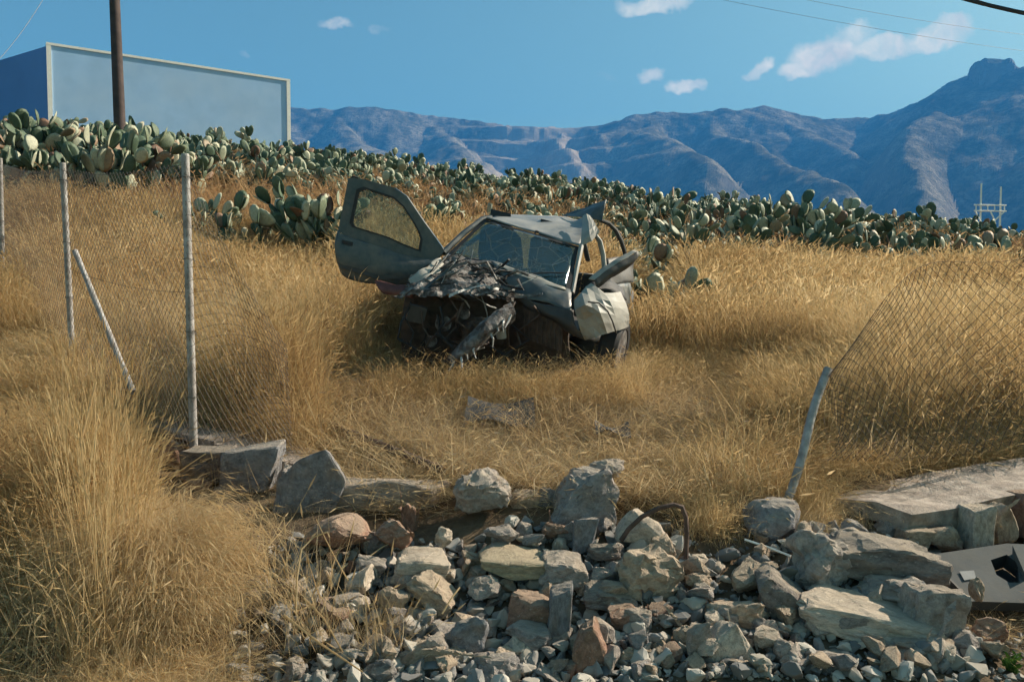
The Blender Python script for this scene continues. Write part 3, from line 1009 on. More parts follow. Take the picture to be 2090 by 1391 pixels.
# loose rubble: individual stones copied from a few meshes
PROTO = [rock_mesh('stone', 200 + i, [10, 12, 14, 18][i % 4], 1, 0.3 + 0.1 * (i % 4), 0.06) for i in range(14)]
TNAME = {'S': 'blue grey', 'G': 'grey', 'T': 'tan', 'P': 'pale', 'R': 'rusty brown'}
rr = random.Random(5)
cnt = 0
while cnt < 285:
    px = rr.uniform(490, 2030)
    py = rr.uniform(1060, 1420)
    if px < 660 and rr.random() < 0.45 + (660 - px) * 0.002: continue
    if px < 600 and py < 1120: continue
    if px > 1880 and py < 1270: continue
    if px > 1400 and px < 1540 and py < 1130: continue
    D = heap_depth(py)
    p = W(px, py, D)
    size = rr.choice([0.06, 0.075, 0.09, 0.11, 0.13, 0.16])
    tn = rr.choice('SSSGGGGTTTPPR')
    o = bpy.data.objects.new('stone', PROTO[rr.randrange(len(PROTO))])
    COL.objects.link(o)
    o.scale = (size * rr.uniform(.8, 1.5), size * rr.uniform(.8, 1.3), size * rr.uniform(.5, 1.0))
    o.rotation_euler = (rr.uniform(-.6, .6), rr.uniform(-.6, .6), rr.uniform(0, 6.28))
    o.location = (p.x, p.y, gz(p.x, p.y) + size * rr.uniform(0.2, 0.55))
    c = TINT[tn]
    j = rr.uniform(0.8, 1.2)
    side = 'left' if px < 950 else ('middle' if px < 1400 else 'right')
    where = ('upper ' if py < 1215 else 'lower ') + side
    tag(o, 'small %s rubble stone among bigger rocks in the %s of the heap' % (TNAME[tn], where), 'stone', 'small %s stones in the %s of the rubble heap' % (TNAME[tn], where), None, tuple(x * j for x in c))
    cnt += 1


# ------------------------------------------------------------------ what is left of the wall
def wall_stone(root, px, py, w, h, D, tint, seed, dep=0.7, pts=None, amp=0.04):
    p = W(px, py, D - (0.07 if px > 1700 else 0.13))
    k = D / F * 1.12
    me = rock_mesh('stone', seed, 20, 2, 0.8, amp, pts)
    o = bpy.data.objects.new('stone', me)
    COL.objects.link(o)
    o.parent = root
    o.location = p - root.location
    o.scale = (w * k, max(w, h) * k * dep, h * k)
    o.color = TINT[tint] + (1,)
    return o


def left_wall():
    a = Vector((-2.62, 5.72, 0)); b = Vector((-1.12, 4.98, 0)); 
    a = W(285, 872, 5.75); b = W(700, 985, 4.72)
    root = thing('stone_wall', (b.x, b.y, b.z - 0.4), 'low stone wall of blue grey blocks under the left fence post', 'wall')
    d = (b - a); d.z = 0; d.normalize()
    n = Vector((-d.y, d.x, 0))
    if n.y < 0: n = -n
    core = [a - Vector((0, 0, .03)) + n * .05, b - Vector((0, 0, .03)) + n * .05, b - Vector((0, 0, .03)) + n * .34, a - Vector((0, 0, .03)) + n * .34]
    MB().prism([p - Vector((0, 0, 0.5)) for p in core], (0, 0, 0.5)).build('mortar_core', M['mortar'], root)
    L = (b - a).length
    cuts = [0, .30, .42, .66, .80]
    rr = random.Random(3)
    for s0, s1 in zip(cuts[:-1], cuts[1:]):
        p0 = a.lerp(b, s0 + .006); p1 = a.lerp(b, s1 - .006)
        hgt = rr.uniform(.035, .05)
        poly = [p0 - n * rr.uniform(.0, .02), p1 - n * rr.uniform(0, .02), p1 + n * .36, p0 + n * .36]
        o = MB().prism(poly, (0, 0, hgt)).build('coping_stone', M['concrete'], root)
    wall_stone(root, 425, 943, 96, 66, 5.05, 'D', 71, 0.6, BLOCK)
    wall_stone(root, 512, 955, 118, 84, 4.95, 'B', 72, 0.6, BLOCK, 0.02)
    wall_stone(root, 585, 975, 50, 66, 4.88, 'S', 73, 0.8)
    wall_stone(root, 345, 925, 70, 60, 5.25, 'R', 74, 0.7)
    wall_stone(root, 400, 990, 80, 36, 4.98, 'R', 75, 0.7)
    wall_stone(root, 480, 1010, 90, 40, 4.88, 'D', 76, 0.7)
    wall_stone(root, 560, 1025, 80, 40, 4.8, 'D', 77, 0.7)
    # toppled kerb
    BAR = [Vector(p) for p in ((-.5, -.5, -.4), (-.5, -.5, .3), (-.5, .4, .5), (-.5, .5, -.5), (.5, -.4, -.5), (.48, -.5, .35), (.5, .5, .42), (.46, .5, -.5), (0, -.5, .5), (0, .5, .5))]
    o = rock(795, 1012, 190, 58, 'G', 'long flat topped concrete kerb piece lying between pointed blue block and lumpy boulder', 66, dep=-.2, D=4.62, pts=BAR, amp=.03, rot=.04, name='kerb_piece')
    o['category'] = 'kerb'


left_wall()


def right_wall():
    root = thing('stone_wall', W(1990, 1120, 4.4), 'low stone wall with thick pinkish concrete top and broken left end at right', 'wall')
    nl, fl = W(1862, 1050, 4.20), W(1765, 992, 4.85)
    tip = W(1700, 1012, 4.55)
    nr, fr = W(2420, 950, 4.85), W(2420, 880, 5.6)
    # coping: irregular slab with broken end
    top = [tip + Vector((0, 0, -.01)), W(1790, 1024, 4.36), nl, W(1945, 1038, 4.28), W(2040, 1015, 4.40), W(2200, 985, 4.6), nr, fr, W(2090, 932, 5.2), W(1900, 962, 5.0), fl]
    thick = Vector((0, 0, -0.10))
    bm = bmesh.new()
    vt = [bm.verts.new(p) for p in top]
    f = bm.faces.new(vt)
    r = bmesh.ops.extrude_face_region(bm, geom=[f])
    for g in r['geom']:
        if isinstance(g, bmesh.types.BMVert):
            g.co += thick + Vector((random.uniform(-.02, .02), random.uniform(0, .05), random.uniform(-.01, .01)))
    bmesh.ops.triangulate(bm, faces=bm.faces)
    for _ in range(3):
        bmesh.ops.subdivide_edges(bm, edges=[e for e in bm.edges if e.calc_length() > .06], cuts=1)
        bmesh.ops.triangulate(bm, faces=bm.faces)
    bmesh.ops.recalc_face_normals(bm, faces=bm.faces)
    bm.normal_update()
    for v in bm.verts:
        v.co += v.normal * noise.fractal(v.co * 7, .9, 2, 4) * 0.006
    me = bpy.data.meshes.new('coping')
    bm.to_mesh(me); bm.free()
    link('coping', me, M['concrete'], root, False)
    core = [W(1800, 1040, 4.62), W(1900, 1060, 4.40), W(2060, 1040, 4.50), W(2400, 980, 5.0), W(2400, 960, 5.5), W(1850, 1010, 4.95)]
    core = [Vector((p.x, p.y, 0.36)) for p in core]
    MB().prism([p - Vector((0, 0, .5)) for p in core], (0, 0, .5)).build('mortar_core', M['mortar'], root)
    rr = random.Random(13)
    for i, (px, py, w, h, D, t) in enumerate((
            (1770, 1062, 60, 60, 4.55, 'D'), (1815, 1082, 66, 56, 4.40, 'G'), (1862, 1098, 60, 40, 4.28, 'T'), (1925, 1100, 84, 64, 4.28, 'T'),
            (1988, 1072, 44, 90, 4.30, 'P'), (2040, 1066, 60, 96, 4.38, 'T'), (2110, 1050, 80, 90, 4.5, 'R'), (2190, 1040, 90, 90, 4.62, 'T'), (2290, 1020, 100, 90, 4.75, 'G'),
            (1900, 1140, 70, 36, 4.24, 'G'), (1840, 1132, 60, 36, 4.25, 'D'), (2000, 1130, 70, 36, 4.26, 'R'))):
        wall_stone(root, px, py, w, h, D, t, 90 + i, 0.7, None if i % 2 else BLOCK)


right_wall()


# ------------------------------------------------------------------ small wreckage in the foreground
def rod():
    pts = [(1268, 1102, 3.96), (1282, 1080, 3.95), (1310, 1054, 3.94), (1345, 1036, 3.93), (1375, 1029, 3.93), (1392, 1034, 3.93), (1400, 1055, 3.92), (1402, 1090, 3.92), (1400, 1140, 3.90)]
    o = MB().tube([W(*p) for p in pts], 0.0125, 8).build('bent_rod', M['rust'], None, True)
    tag(o, 'bent dark steel rod arching out of the rubble beside the pale triangular slab', 'rod')
    o = MB().tube([W(1520, 1100, 4.02), W(1568, 1116, 3.95), W(1614, 1134, 3.88)], 0.006, 6).build('metal_strip', M['whitetrim'], None, True)
    tag(o, 'thin pale strip lying left of the large grey blotched rock', 'strip')
    o = MB().tube([W(902, 1252, 3.5), W(920, 1222, 3.54), W(938, 1198, 3.6)], 0.004, 6).build('stick', M['straw'], None, True)
    tag(o, 'pale straight stick poking up from the left of the heap', 'stick')


rod()


def bumper():
    root = thing('torn_bumper', W(2000, 1190, 3.85), 'torn grey plastic car bumper piece lying below the right wall', 'bumper')
    P = lambda a, b, d=None: W(a, b, d if d else heap_depth(b) + 0.02)
    hole = [P(2022, 1142), P(2055, 1131), P(2080, 1150), P(2082, 1188), P(2060, 1188), P(2034, 1172)]
    outer = [P(1893, 1132), P(2055, 1108), P(2260, 1118), P(2260, 1228), P(2100, 1230), P(1986, 1226)]
    # order both loops alike: split the plate round the opening
    off = Vector((0, 0.01, -0.012))
    MB().ring(outer, hole, off).build('shell', M['bumper'], root)
    deep = [p + Vector((0, .02, -.07)) for p in hole]
    MB().ring([p + Vector((0, 0, -.002)) for p in hole], deep, (0, .004, -.004)).build('lamp_recess', M['rubber'], root)
    MB().prism([p + Vector((0, .022, -.078)) for p in hole], (0, 0, -.006)).build('recess_floor', M['rubber'], root)
    up = Vector((0, 0, .045))
    MB().prism([P(2066, 1130), P(2110, 1126), P(2112, 1172), P(2090, 1186)], up).build('lamp_surround', M['bumper'], root)
    lip = [P(1986, 1226), P(2100, 1230), P(2260, 1228)]
    MB().prism(lip + [p + Vector((0, .01, -.045)) for p in reversed(lip)], (0, .012, 0)).build('lower_lip', M['plastic'], root)
    MB().prism([P(1958, 1168) + Vector((0, 0, .004)), P(1988, 1166) + Vector((0, 0, .004)), P(1992, 1182) + Vector((0, 0, .004)), P(1968, 1186) + Vector((0, 0, .004))], (0, 0, .003)).build('sticker', M['white'], root)
    edge = [P(1893, 1132), P(1986, 1226)]
    MB().prism(edge + [p + Vector((-.012, 0, -.06)) for p in reversed(edge)], (-.01, 0, 0)).build('side_flange', M['plastic'], root)
    o = rock(1996, 1204, 24, 50, 'T', 'small tan stone standing against the torn bumper', 61, D=3.66)


bumper()


# ------------------------------------------------------------------ the wrecked car
def grid_sheet(name, rows, m, parent, th=0.006, sub=6, crumple=0.0, freq=5.0, seed=0, smooth=True, ragged=0.0):
    """sheet metal through a grid of points, dented by noise, with real thickness"""
    A = [[Vector(p) for p in r] for r in rows]
    nr, nc = len(A), len(A[0])
    NR, NC = (nr - 1) * sub + 1, (nc - 1) * sub + 1

    def cr(p0, p1, p2, p3, f):
        return 0.5 * ((2 * p1) + (p2 - p0) * f + (2 * p0 - 5 * p1 + 4 * p2 - p3) * f * f + (3 * p1 - p0 - 3 * p2 + p3) * f ** 3)

    def along(L, x):
        i = min(int(x), len(L) - 2)
        f = x - i
        p1, p2 = L[i], L[i + 1]
        p0 = L[i - 1] if i > 0 else p1 * 2 - p2
        p3 = L[i + 2] if i + 2 < len(L) else p2 * 2 - p1
        return cr(p0, p1, p2, p3, f)
    V_, F_ = [], []
    off = Vector((seed * 5.1, seed * 2.3, seed * 0.7))
    for i in range(NR):
        for j in range(NC):
            p = along([along(r, j / sub) for r in A], i / sub)
            if crumple:
                q = p * freq + off
                k = Vector((noise.noise(q), noise.noise(q + Vector((31, 0, 0))), noise.noise(q + Vector((0, 57, 0)))))
                k2 = Vector((abs(noise.noise(q * 2.3)), abs(noise.noise(q * 2.3 + Vector((11, 0, 0)))), abs(noise.noise(q * 2.3 + Vector((0, 7, 0)))))) * 0.6
                p = p + (k + k2) * crumple
            V_.append(p)
    for i in range(NR - 1):
        for j in range(NC - 1):
            if ragged and (i in (0, NR - 2) or j in (0, NC - 2)) and random.random() < ragged:
                continue
            a = i * NC + j
            F_.append((a, a + 1, a + NC + 1, a + NC))
    me = mesh_of(name, V_, F_)
    o = link(name, me, m, parent, smooth)
    if smooth:
        me.set_sharp_from_angle(angle=R(32))
    md = o.modifiers.new('thickness', 'SOLIDIFY')
    md.thickness = th
    md.offset = 0
    return o


def build_car():
    base = W(1040, 740, 8.0)
    base.z = gz(base.x, base.y)
    car = thing('wrecked_car', base, 'wrecked dark green car with crushed front and open left door in dry grass', 'car')
    rnd = random.Random(21)

    # --- open door (left in the picture)
    def dd(px): return 7.70 + (px - 685) / 220 * 0.33
    def P(px, py, k=0.0):
        p = W(px, py, dd(px))
        return p + Vector((0, -k, 0))
    door_rt = P(800, 480)
    door = bpy.data.objects.new('open_door', None)
    COL.objects.link(door)
    door.parent = car
    door.location = door_rt - car.location
    # outline and window loop, paired point by point
    outer = [(711, 364), (723, 361), (806, 383), (830, 400), (863, 449), (884, 478), (908, 512), (888, 532), (840, 526), (780, 506), (705, 482), (690, 470)]
    inner = [(730, 388), (744, 383), (804, 403), (824, 421), (846, 455), (855, 472), (861, 488), (857, 512), (830, 502), (790, 484), (722, 463), (716, 455)]
    off = Vector((0.01, 0.04, 0))
    MB().ring([P(*q) for q in outer], [P(*q) for q in inner], off).build('window_frame', M['paint'], door)

    def shrink(L, k):
        cx = sum(q[0] for q in L) / len(L); cy = sum(q[1] for q in L) / len(L)
        return [(cx + (q[0] - cx) * k, cy + (q[1] - cy) * k) for q in L]
    MB().ring([P(*q, .006) for q in shrink(inner, 1.03)], [P(*q, .006) for q in shrink(inner, 0.95)], Vector((0, .02, 0))).build('window_seal', M['rubber'], door)
    MB().prism([P(*q, -.012) for q in shrink(inner, 0.98)], Vector((0, .005, 0))).build('window_glass', M['glass'], door)
    # skin below the window: a slightly domed panel with a crease
    rows = []
    topE = [(690, 470), (705, 482), (780, 506), (840, 526), (888, 532)]
    mid1 = [(685, 492), (702, 503), (778, 527), (836, 541), (878, 540)]
    mid2 = [(686, 520), (703, 535), (776, 553), (834, 560), (858, 552)]
    botE = [(694, 545), (709, 569), (775, 580), (832, 578), (846, 562)]
    for L, k in ((topE, 0.0), (mid1, 0.03), (mid2, 0.035), (botE, 0.0)):
        rows.append([P(px, py, k) for px, py in L])
    grid_sheet('door_skin', rows, M['paint'], door, 0.03, 5, 0.006, 4, 2)
    MB().prism([P(701, 490, .032), P(722, 495, .036), P(721, 502, .036), P(700, 497, .032)], (0, -.018, 0)).build('door_handle', M['rubber'], door)
    MB().prism([P(692, 536, .036), P(776, 562, .045), P(845, 560, .03), P(844, 568, .03), P(775, 571, .045), P(694, 546, .036)], (0, -.01, 0)).build('rub_strip', M['plastic'], door)
    MB().tube([P(715, 362, -.01), P(722, 360, .004), P(731, 363, .004)], .008, 6).build('weather_strip', M['rubber'], door)

    # --- windscreen and pillars
    BL, TL, TR, BR = W(914, 517, 8.02), W(988, 448, 8.42), W(1181, 503, 8.02), W(1163, 592, 7.52)
    Bm = W(1010, 540, 7.82)
    ins = 0.03

    def lerp2(s, t):
        return (BL.lerp(BR, s)).lerp(TL.lerp(TR, s), t) + Vector((0, -0.07 * math.sin(math.pi * s), 0.0))
    rows = [[lerp2(0.03 + .94 * s / 4, 0.04 + .92 * t / 3) for s in range(5)] for t in range(4)]
    grid_sheet('windscreen', rows, M['windscreen'], car, 0.006, 4, 0.006, 3, 4)
    seal_o = [lerp2(s, t) for s, t in ((0, 0), (.25, 0), (.5, 0), (.75, 0), (1, 0), (1, .5), (1, 1), (.75, 1), (.5, 1), (.25, 1), (0, 1), (0, .5))]
    seal_i = [lerp2(s, t) for s, t in ((.035, .05), (.25, .05), (.5, .05), (.75, .05), (.965, .05), (.965, .5), (.965, .95), (.75, .95), (.5, .95), (.25, .95), (.035, .95), (.035, .5))]
    MB().ring([p + Vector((0, -.004, 0)) for p in seal_o], [p + Vector((0, -.004, 0)) for p in seal_i], (0, .02, 0)).build('windscreen_seal', M['rubber'], car)
    MB().tube([W(905, 516, 8.05), W(945, 477, 8.25), W(984, 447, 8.43), W(1003, 444, 8.5)], [.035, .032, .03, .028], 8).build('pillar', M['paint'], car, True)
    MB().tube([W(1168, 598, 7.55), W(1177, 550, 7.75), W(1187, 500, 8.0)], [.022, .022, .026], 8).build('pillar', M['paintpale'], car, True)
    # wiper
    MB().tube([lerp2(.62, .03) + Vector((0, -.03, 0)), lerp2(.8, .22) + Vector((0, -.035, 0)), lerp2(.93, .32) + Vector((0, -.035, 0))], .007, 6).build('wiper', M['rubber'], car)
    MB().tube([lerp2(.55, .985) + Vector((0, -.02, .005)), lerp2(.56, 1.0) + Vector((0, -.02, .025)), lerp2(.585, 1.0) + Vector((0, -.02, .02))], .012, 6).build('roof_bracket', M['rubber'], car)

    # --- roof, buckled at the right
    rows = [
        [W(993, 447, 8.42), W(1050, 462, 8.30), W(1110, 480, 8.16), W(1155, 494, 8.06), W(1183, 502, 8.00)],
        [W(1003, 444, 8.75), W(1060, 450, 8.65), W(1120, 462, 8.5), W(1168, 476, 8.3), W(1190, 484, 8.2)],
        [W(1018, 441, 9.2), W(1075, 443, 9.1), W(1130, 449, 8.9), W(1175, 462, 8.55), W(1205, 462, 8.4)],
        [W(1040, 439, 9.9), W(1090, 440, 9.8), W(1140, 442, 9.5), W(1176, 447, 8.95), W(1196, 438, 8.6)],
    ]
    grid_sheet('roof', rows, M['paintroof'], car, 0.012, 6, 0.016, 3.0, 3)
    # fold at the roof corner, its sunlight put into the pale paint
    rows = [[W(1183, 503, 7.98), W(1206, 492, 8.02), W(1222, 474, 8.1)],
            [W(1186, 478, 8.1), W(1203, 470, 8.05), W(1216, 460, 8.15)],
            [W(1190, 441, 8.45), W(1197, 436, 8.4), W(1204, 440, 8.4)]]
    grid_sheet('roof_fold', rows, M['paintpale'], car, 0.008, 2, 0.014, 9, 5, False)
    # torn roof flap standing up behind
    rows = [[W(1146, 441, 9.2), W(1175, 443, 8.95), W(1200, 446, 8.75), W(1228, 450, 8.7)],
            [W(1170, 431, 9.1), W(1195, 428, 8.95), W(1215, 425, 8.8), W(1233, 424, 8.72)],
            [W(1196, 424, 9.0), W(1212, 417, 8.95), W(1226, 412, 8.85), W(1238, 409, 8.8)]]
    grid_sheet('roof_flap', rows, M['paint'], car, 0.008, 2, 0.014, 9, 6, False)

    # --- right flank: opening, rear pillar, rear quarter
    MB().tube([W(1214, 478, 8.1), W(1224, 492, 8.15), W(1231, 520, 8.15), W(1234, 552, 8.1), W(1229, 580, 8.0)], [.02, .026, .026, .024, .022], 8).build('door_pillar', M['paintpale'], car, True)
    rows = [[W(1186, 592, 7.75), W(1215, 588, 8.0), W(1245, 583, 8.4), W(1285, 577, 9.2)],
            [W(1186, 640, 7.72), W(1215, 640, 8.0), W(1248, 630, 8.4), W(1290, 618, 9.2)],
            [W(1188, 692, 7.72), W(1216, 696, 8.0), W(1250, 686, 8.4), W(1290, 668, 9.2)]]
    grid_sheet('side_panel', rows, M['paint'], car, 0.02, 5, 0.02, 4, 7)
    rows = [[W(1238, 528, 8.9), W(1262, 524, 9.1), W(1292, 527, 9.4)], [W(1240, 555, 8.85), W(1265, 552, 9.05), W(1292, 552, 9.35)], [W(1241, 582, 8.8), W(1264, 580, 9.0), W(1290, 577, 9.3)]]
    grid_sheet('rear_quarter', rows, M['plastic'], car, 0.015, 4, 0.02, 5, 8)
    MB().tube([W(1226, 450, 8.75), W(1243, 456, 8.78), W(1257, 470, 8.8), W(1268, 491, 8.82), W(1275, 515, 8.85), W(1277, 532, 8.9)], [.02, .024, .026, .026, .024, .02], 8).build('bent_door_frame', M['plastic'], car, True)
    # left flank and rear body, cabin floor
    rows = [[W(912, 524, 8.1), W(935, 500, 9.0), W(950, 486, 9.9)], [W(905, 600, 8.1), W(930, 570, 9.0), W(945, 550, 9.9)], [W(905, 680, 8.1), W(930, 640, 9.0), W(945, 610, 9.9)]]
    grid_sheet('side_panel', rows, M['paint'], car, 0.02, 4, 0.01, 4, 9)
    rows = [[W(950, 535, 9.9), W(1080, 548, 9.75), W(1215, 560, 9.5)], [W(948, 560, 9.95), W(1080, 580, 9.8), W(1215, 590, 9.6)], [W(948, 620, 9.95), W(1080, 640, 9.8), W(1215, 650, 9.6)]]
    grid_sheet('tail_panel', rows, M['paint'], car, 0.02, 4, 0.01, 4, 10)
    for (p0, p1) in (((952, 500, 9.9), (1040, 441, 9.88)), ((1200, 530, 9.4), (1180, 448, 9.0))):
        MB().tube([W(*p0), W(*p1)], .03, 8).build('rear_pillar', M['paint'], car, True)
    MB().prism([W(915, 640, 8.05), W(1165, 690, 7.7), W(1210, 655, 9.5), W(950, 615, 9.85)], (0, 0, .03)).build('cabin_floor', M['plastic'], car)
    # dashboard, seats and steering wheel seen through the glass
    rows = [[BL + Vector((.04, .12, -.02)), Bm + Vector((0, .2, -.0)), BR + Vector((-.04, .12, -.02))],
            [BL + Vector((.06, .42, -.04)), Bm + Vector((0, .5, .0)), BR + Vector((-.02, .42, -.04))],
            [BL + Vector((.06, .46, -.3)), Bm + Vector((0, .52, -.3)), BR + Vector((-.02, .46, -.3))]]
    grid_sheet('dashboard', rows, M['plastic'], car, 0.02, 4, 0.008, 6, 11)
    for s, px, py, D in ((0, 1022, 522, 8.85), (1, 1126, 546, 8.55)):
        c = W(px, py, D)
        sd = MB()
        sec = [(-.22, -.30), (-.25, 0), (-.22, .26), (-.12, .34), (-.11, .50), (.11, .50), (.12, .34), (.22, .26), (.25, 0), (.22, -.30)]
        sd.prism([c + Vector((x, z * .25, z - x * .25)) for x, z in sec], (0, .10, 0))
        sd.build('seat', M['seat'], car, False)
    hub = W(1128, 540, 8.2)
    mb = MB()
    ringp = [hub + Vector((.17 * math.cos(a), .08 * math.sin(a), .16 * math.sin(a))) for a in [2 * math.pi * i / 20 for i in range(21)]]
    mb.tube(ringp, .014, 6)
    for a in (0.3, 2.8, 4.7):
        mb.tube([hub, hub + Vector((.17 * math.cos(a), .08 * math.sin(a), .16 * math.sin(a)))], .012, 6)
    mb.build('steering_wheel', M['rubber'], car, True)

    # --- cowl and what remains of the bonnet
    rows = [[W(1000, 532, 7.80), W(1050, 548, 7.70), W(1105, 568, 7.60), W(1162, 592, 7.50)],
            [W(1018, 556, 7.62), W(1062, 572, 7.52), W(1112, 588, 7.42), W(1164, 606, 7.36)],
            [W(1050, 602, 7.45), W(1082, 612, 7.35), W(1122, 622, 7.28), W(1168, 634, 7.22)]]
    grid_sheet('bonnet', rows, M['paint'], car, 0.010, 6, 0.022, 4.5, 12)
    rows = [[W(1008, 536, 7.74), W(1050, 550, 7.64), W(1100, 568, 7.54), W(1152, 588, 7.45)],
            [W(1012, 541, 7.70), W(1056, 561, 7.58), W(1104, 578, 7.48), W(1154, 593, 7.42)]]
    grid_sheet('bonnet_light_streak', rows, M['paintpale'], car, 0.010, 5, 0.012, 8, 13)  # pale strip added to paint the lit streak along the dark bonnet
    rows = [[W(1046, 604, 7.44), W(1084, 614, 7.32), W(1130, 624, 7.24), W(1170, 634, 7.2)],
            [W(1066, 622, 7.40), W(1106, 640, 7.28), W(1146, 656, 7.2), W(1176, 662, 7.18)],
            [W(1100, 640, 7.42), W(1130, 660, 7.32), W(1164, 680, 7.24), W(1192, 694, 7.2)]]
    grid_sheet('bonnet_edge', rows, M['plastic'], car, 0.012, 5, 0.02, 6, 14)

    # crumpled sheet metal on the left of the engine bay
    rows = [[W(836, 566, 7.5), W(872, 548, 7.6), W(905, 524, 7.8), W(950, 528, 7.8), W(1000, 536, 7.75)],
            [W(828, 584, 7.3), W(870, 570, 7.35), W(920, 556, 7.5), W(965, 560, 7.55), W(1018, 572, 7.55)],
            [W(812, 600, 7.2), W(868, 592, 7.2), W(920, 584, 7.25), W(975, 584, 7.3), W(1034, 592, 7.4)],
            [W(800, 606, 7.2), W(866, 608, 7.15), W(922, 606, 7.15), W(985, 606, 7.2), W(1048, 612, 7.35)]]
    grid_sheet('crushed_wing', rows, M['baremetal'], car, 0.006, 9, 0.04, 8.0, 15, False, 0.3)
    # torn strips of sheet metal and wadding, mostly lying along the slope of the crushed wing
    for k in range(58):
        x0 = rnd.uniform(822, 1000); t0 = rnd.random()
        ytop = np.interp(x0, [820, 900, 1040], [582, 530, 562])
        y0 = ytop + (606 - ytop) * t0
        L_ = rnd.uniform(35, 120)
        a = np.interp(x0, [820, 880, 960, 1040], [-.55, -.2, .28, .3]) + rnd.gauss(0, .22) + .15 * (t0 - .5)
        if rnd.random() < .15: a += rnd.uniform(-1.2, 1.2)
        D0 = 7.72 - .52 * t0 + rnd.uniform(-.06, .02)
        cv = rnd.uniform(-.7, .7); w_ = rnd.uniform(.008, .032)
        px, py = x0, y0
        rw = []
        for i in range(5):
            p_ = W(px, py, D0 - .05 * math.sin(i * 1.3 + k))
            tw = rnd.uniform(-.5, .5) + k
            q = Vector((.2 * math.sin(tw), math.cos(tw), math.sin(tw))) * w_ * (1 - .15 * i)
            rw.append([p_ - q, p_ + q])
            px += math.cos(a) * L_ / 4; py += math.sin(a) * L_ / 4
            a += cv / 4 + rnd.gauss(0, .12)
        grid_sheet('torn_metal', rw, M[('shard', 'baremetal', 'shard', 'plastic', 'rubber', 'shard', 'paint')[k % 7] if t0 > .35 else ('plastic', 'rubber', 'baremetal', 'engine')[k % 4]], car, .004, 3, .006, 14, 40 + k, False)
    for k in range(11):
        x0 = rnd.uniform(850, 1020); y0 = rnd.uniform(535, 600)
        pts = [W(x0 + t * rnd.uniform(20, 50), y0 + t * rnd.uniform(-8, 22) + 6 * math.sin(3 * t + k), 7.25 + .25 * rnd.random()) for t in (0, .5, 1, 1.5)]
        MB().tube(pts, rnd.choice((.006, .009, .013)), 6).build('torn_pipe', M['baremetal' if k % 3 else 'rubber'], car, True)
    rows = [[W(833, 572, 7.35), W(862, 548, 7.45), W(897, 526, 7.7)], [W(838, 580, 7.3), W(868, 558, 7.4), W(902, 535, 7.65)], [W(846, 586, 7.28), W(876, 566, 7.38), W(908, 545, 7.62)]]
    grid_sheet('wing_edge', rows, M['paintpale'], car, 0.01, 5, 0.025, 7, 16)
    rows = [[W(764, 572, 7.55), W(800, 578, 7.5), W(840, 584, 7.4)], [W(768, 586, 7.5), W(804, 592, 7.45), W(842, 598, 7.35)], [W(784, 598, 7.5), W(812, 604, 7.42), W(842, 610, 7.35)]]
    grid_sheet('torn_trim', rows, M['redplastic'], car, 0.012, 5, 0.02, 7, 17)
    # dark engine bay: bulkhead, block, hoses
    rows = [[W(830, 600, 7.6), W(930, 590, 7.75), W(1050, 600, 7.7), W(1160, 640, 7.5)], [W(820, 670, 7.6), W(930, 680, 7.75), W(1050, 690, 7.7), W(1160, 700, 7.5)], [W(820, 742, 7.65), W(930, 752, 7.75), W(1050, 758, 7.7), W(1160, 756, 7.5)]]
    grid_sheet('bulkhead', rows, M['engine'], car, 0.02, 5, 0.03, 5, 18)
    me = rock_mesh('engine_block', 301, 26, 2, .9, .05)
    me.materials.clear(); me.materials.append(M['engine'])
    c = W(985, 676, 7.48)
    o = bpy.data.objects.new('engine_block', me); COL.objects.link(o); o.parent = car; o.location = c - car.location
    o.scale = (.5, .45, .36); o.rotation_euler = (.2, .25, .3)
    for k in range(12):
        x0 = rnd.uniform(800, 1110); y0 = rnd.uniform(612, 650)
        pts = [W(x0 + rnd.uniform(-30, 30) * t, y0 + 45 * t + rnd.uniform(-6, 6), 7.2 + .15 * rnd.random()) for t in (0, .6, 1.2, 1.9)]
        MB().tube(pts, rnd.choice((.008, .012, .018)), 6).build('hose', M['rubber' if k % 2 else 'engine'], car, True)
    # bent chassis leg with flaking paint: pale diagonal under the crushed wing
    rows = [[W(1042, 616, 7.2), W(992, 648, 7.05), W(948, 694, 6.95), W(908, 738, 6.95)],
            [W(1050, 630, 7.12), W(1000, 660, 6.97), W(956, 702, 6.88), W(915, 742, 6.9)],
            [W(1054, 644, 7.12), W(1008, 672, 6.97), W(964, 712, 6.88), W(922, 746, 6.9)],
            [W(1048, 656, 7.22), W(1008, 684, 7.08), W(968, 722, 6.98), W(928, 752, 7.0)]]
    grid_sheet('bumper_beam', rows, M['baremetal'], car, 0.008, 6, 0.016, 9, 19, False, 0.1)
    for k in range(9):
        t = (k + .5) / 9
        p_ = W(1050 - 130 * t, 636 + 108 * t, 7.06 - .2 * t)
        MB().tube([p_, p_ + Vector((rnd.uniform(-.05, .05), rnd.uniform(-.1, -.02), rnd.uniform(-.12, .02))), p_ + Vector((rnd.uniform(-.1, .1), rnd.uniform(-.12, -.02), rnd.uniform(-.2, -.05)))], [.012, .009, .004], 5).build('torn_strip', M['shard'], car)
    # parts showing in the open engine bay
    rr_ = [W(1068, 628, 7.36), W(1150, 660, 7.26), W(1146, 716, 7.3), W(1066, 690, 7.4)]
    MB().prism(rr_, Vector((0, .04, 0))).build('radiator', M['engine'], car)
    for k in range(9):
        t = (k + .5) / 9
        a_ = rr_[0].lerp(rr_[1], t); b_ = rr_[3].lerp(rr_[2], t)
        MB().tube([a_ - Vector((0, .006, 0)), a_.lerp(b_, .5) - Vector((.01, .014, 0)), b_ - Vector((0, .006, 0))], .007, 5).build('radiator_fin', M['engine'], car)
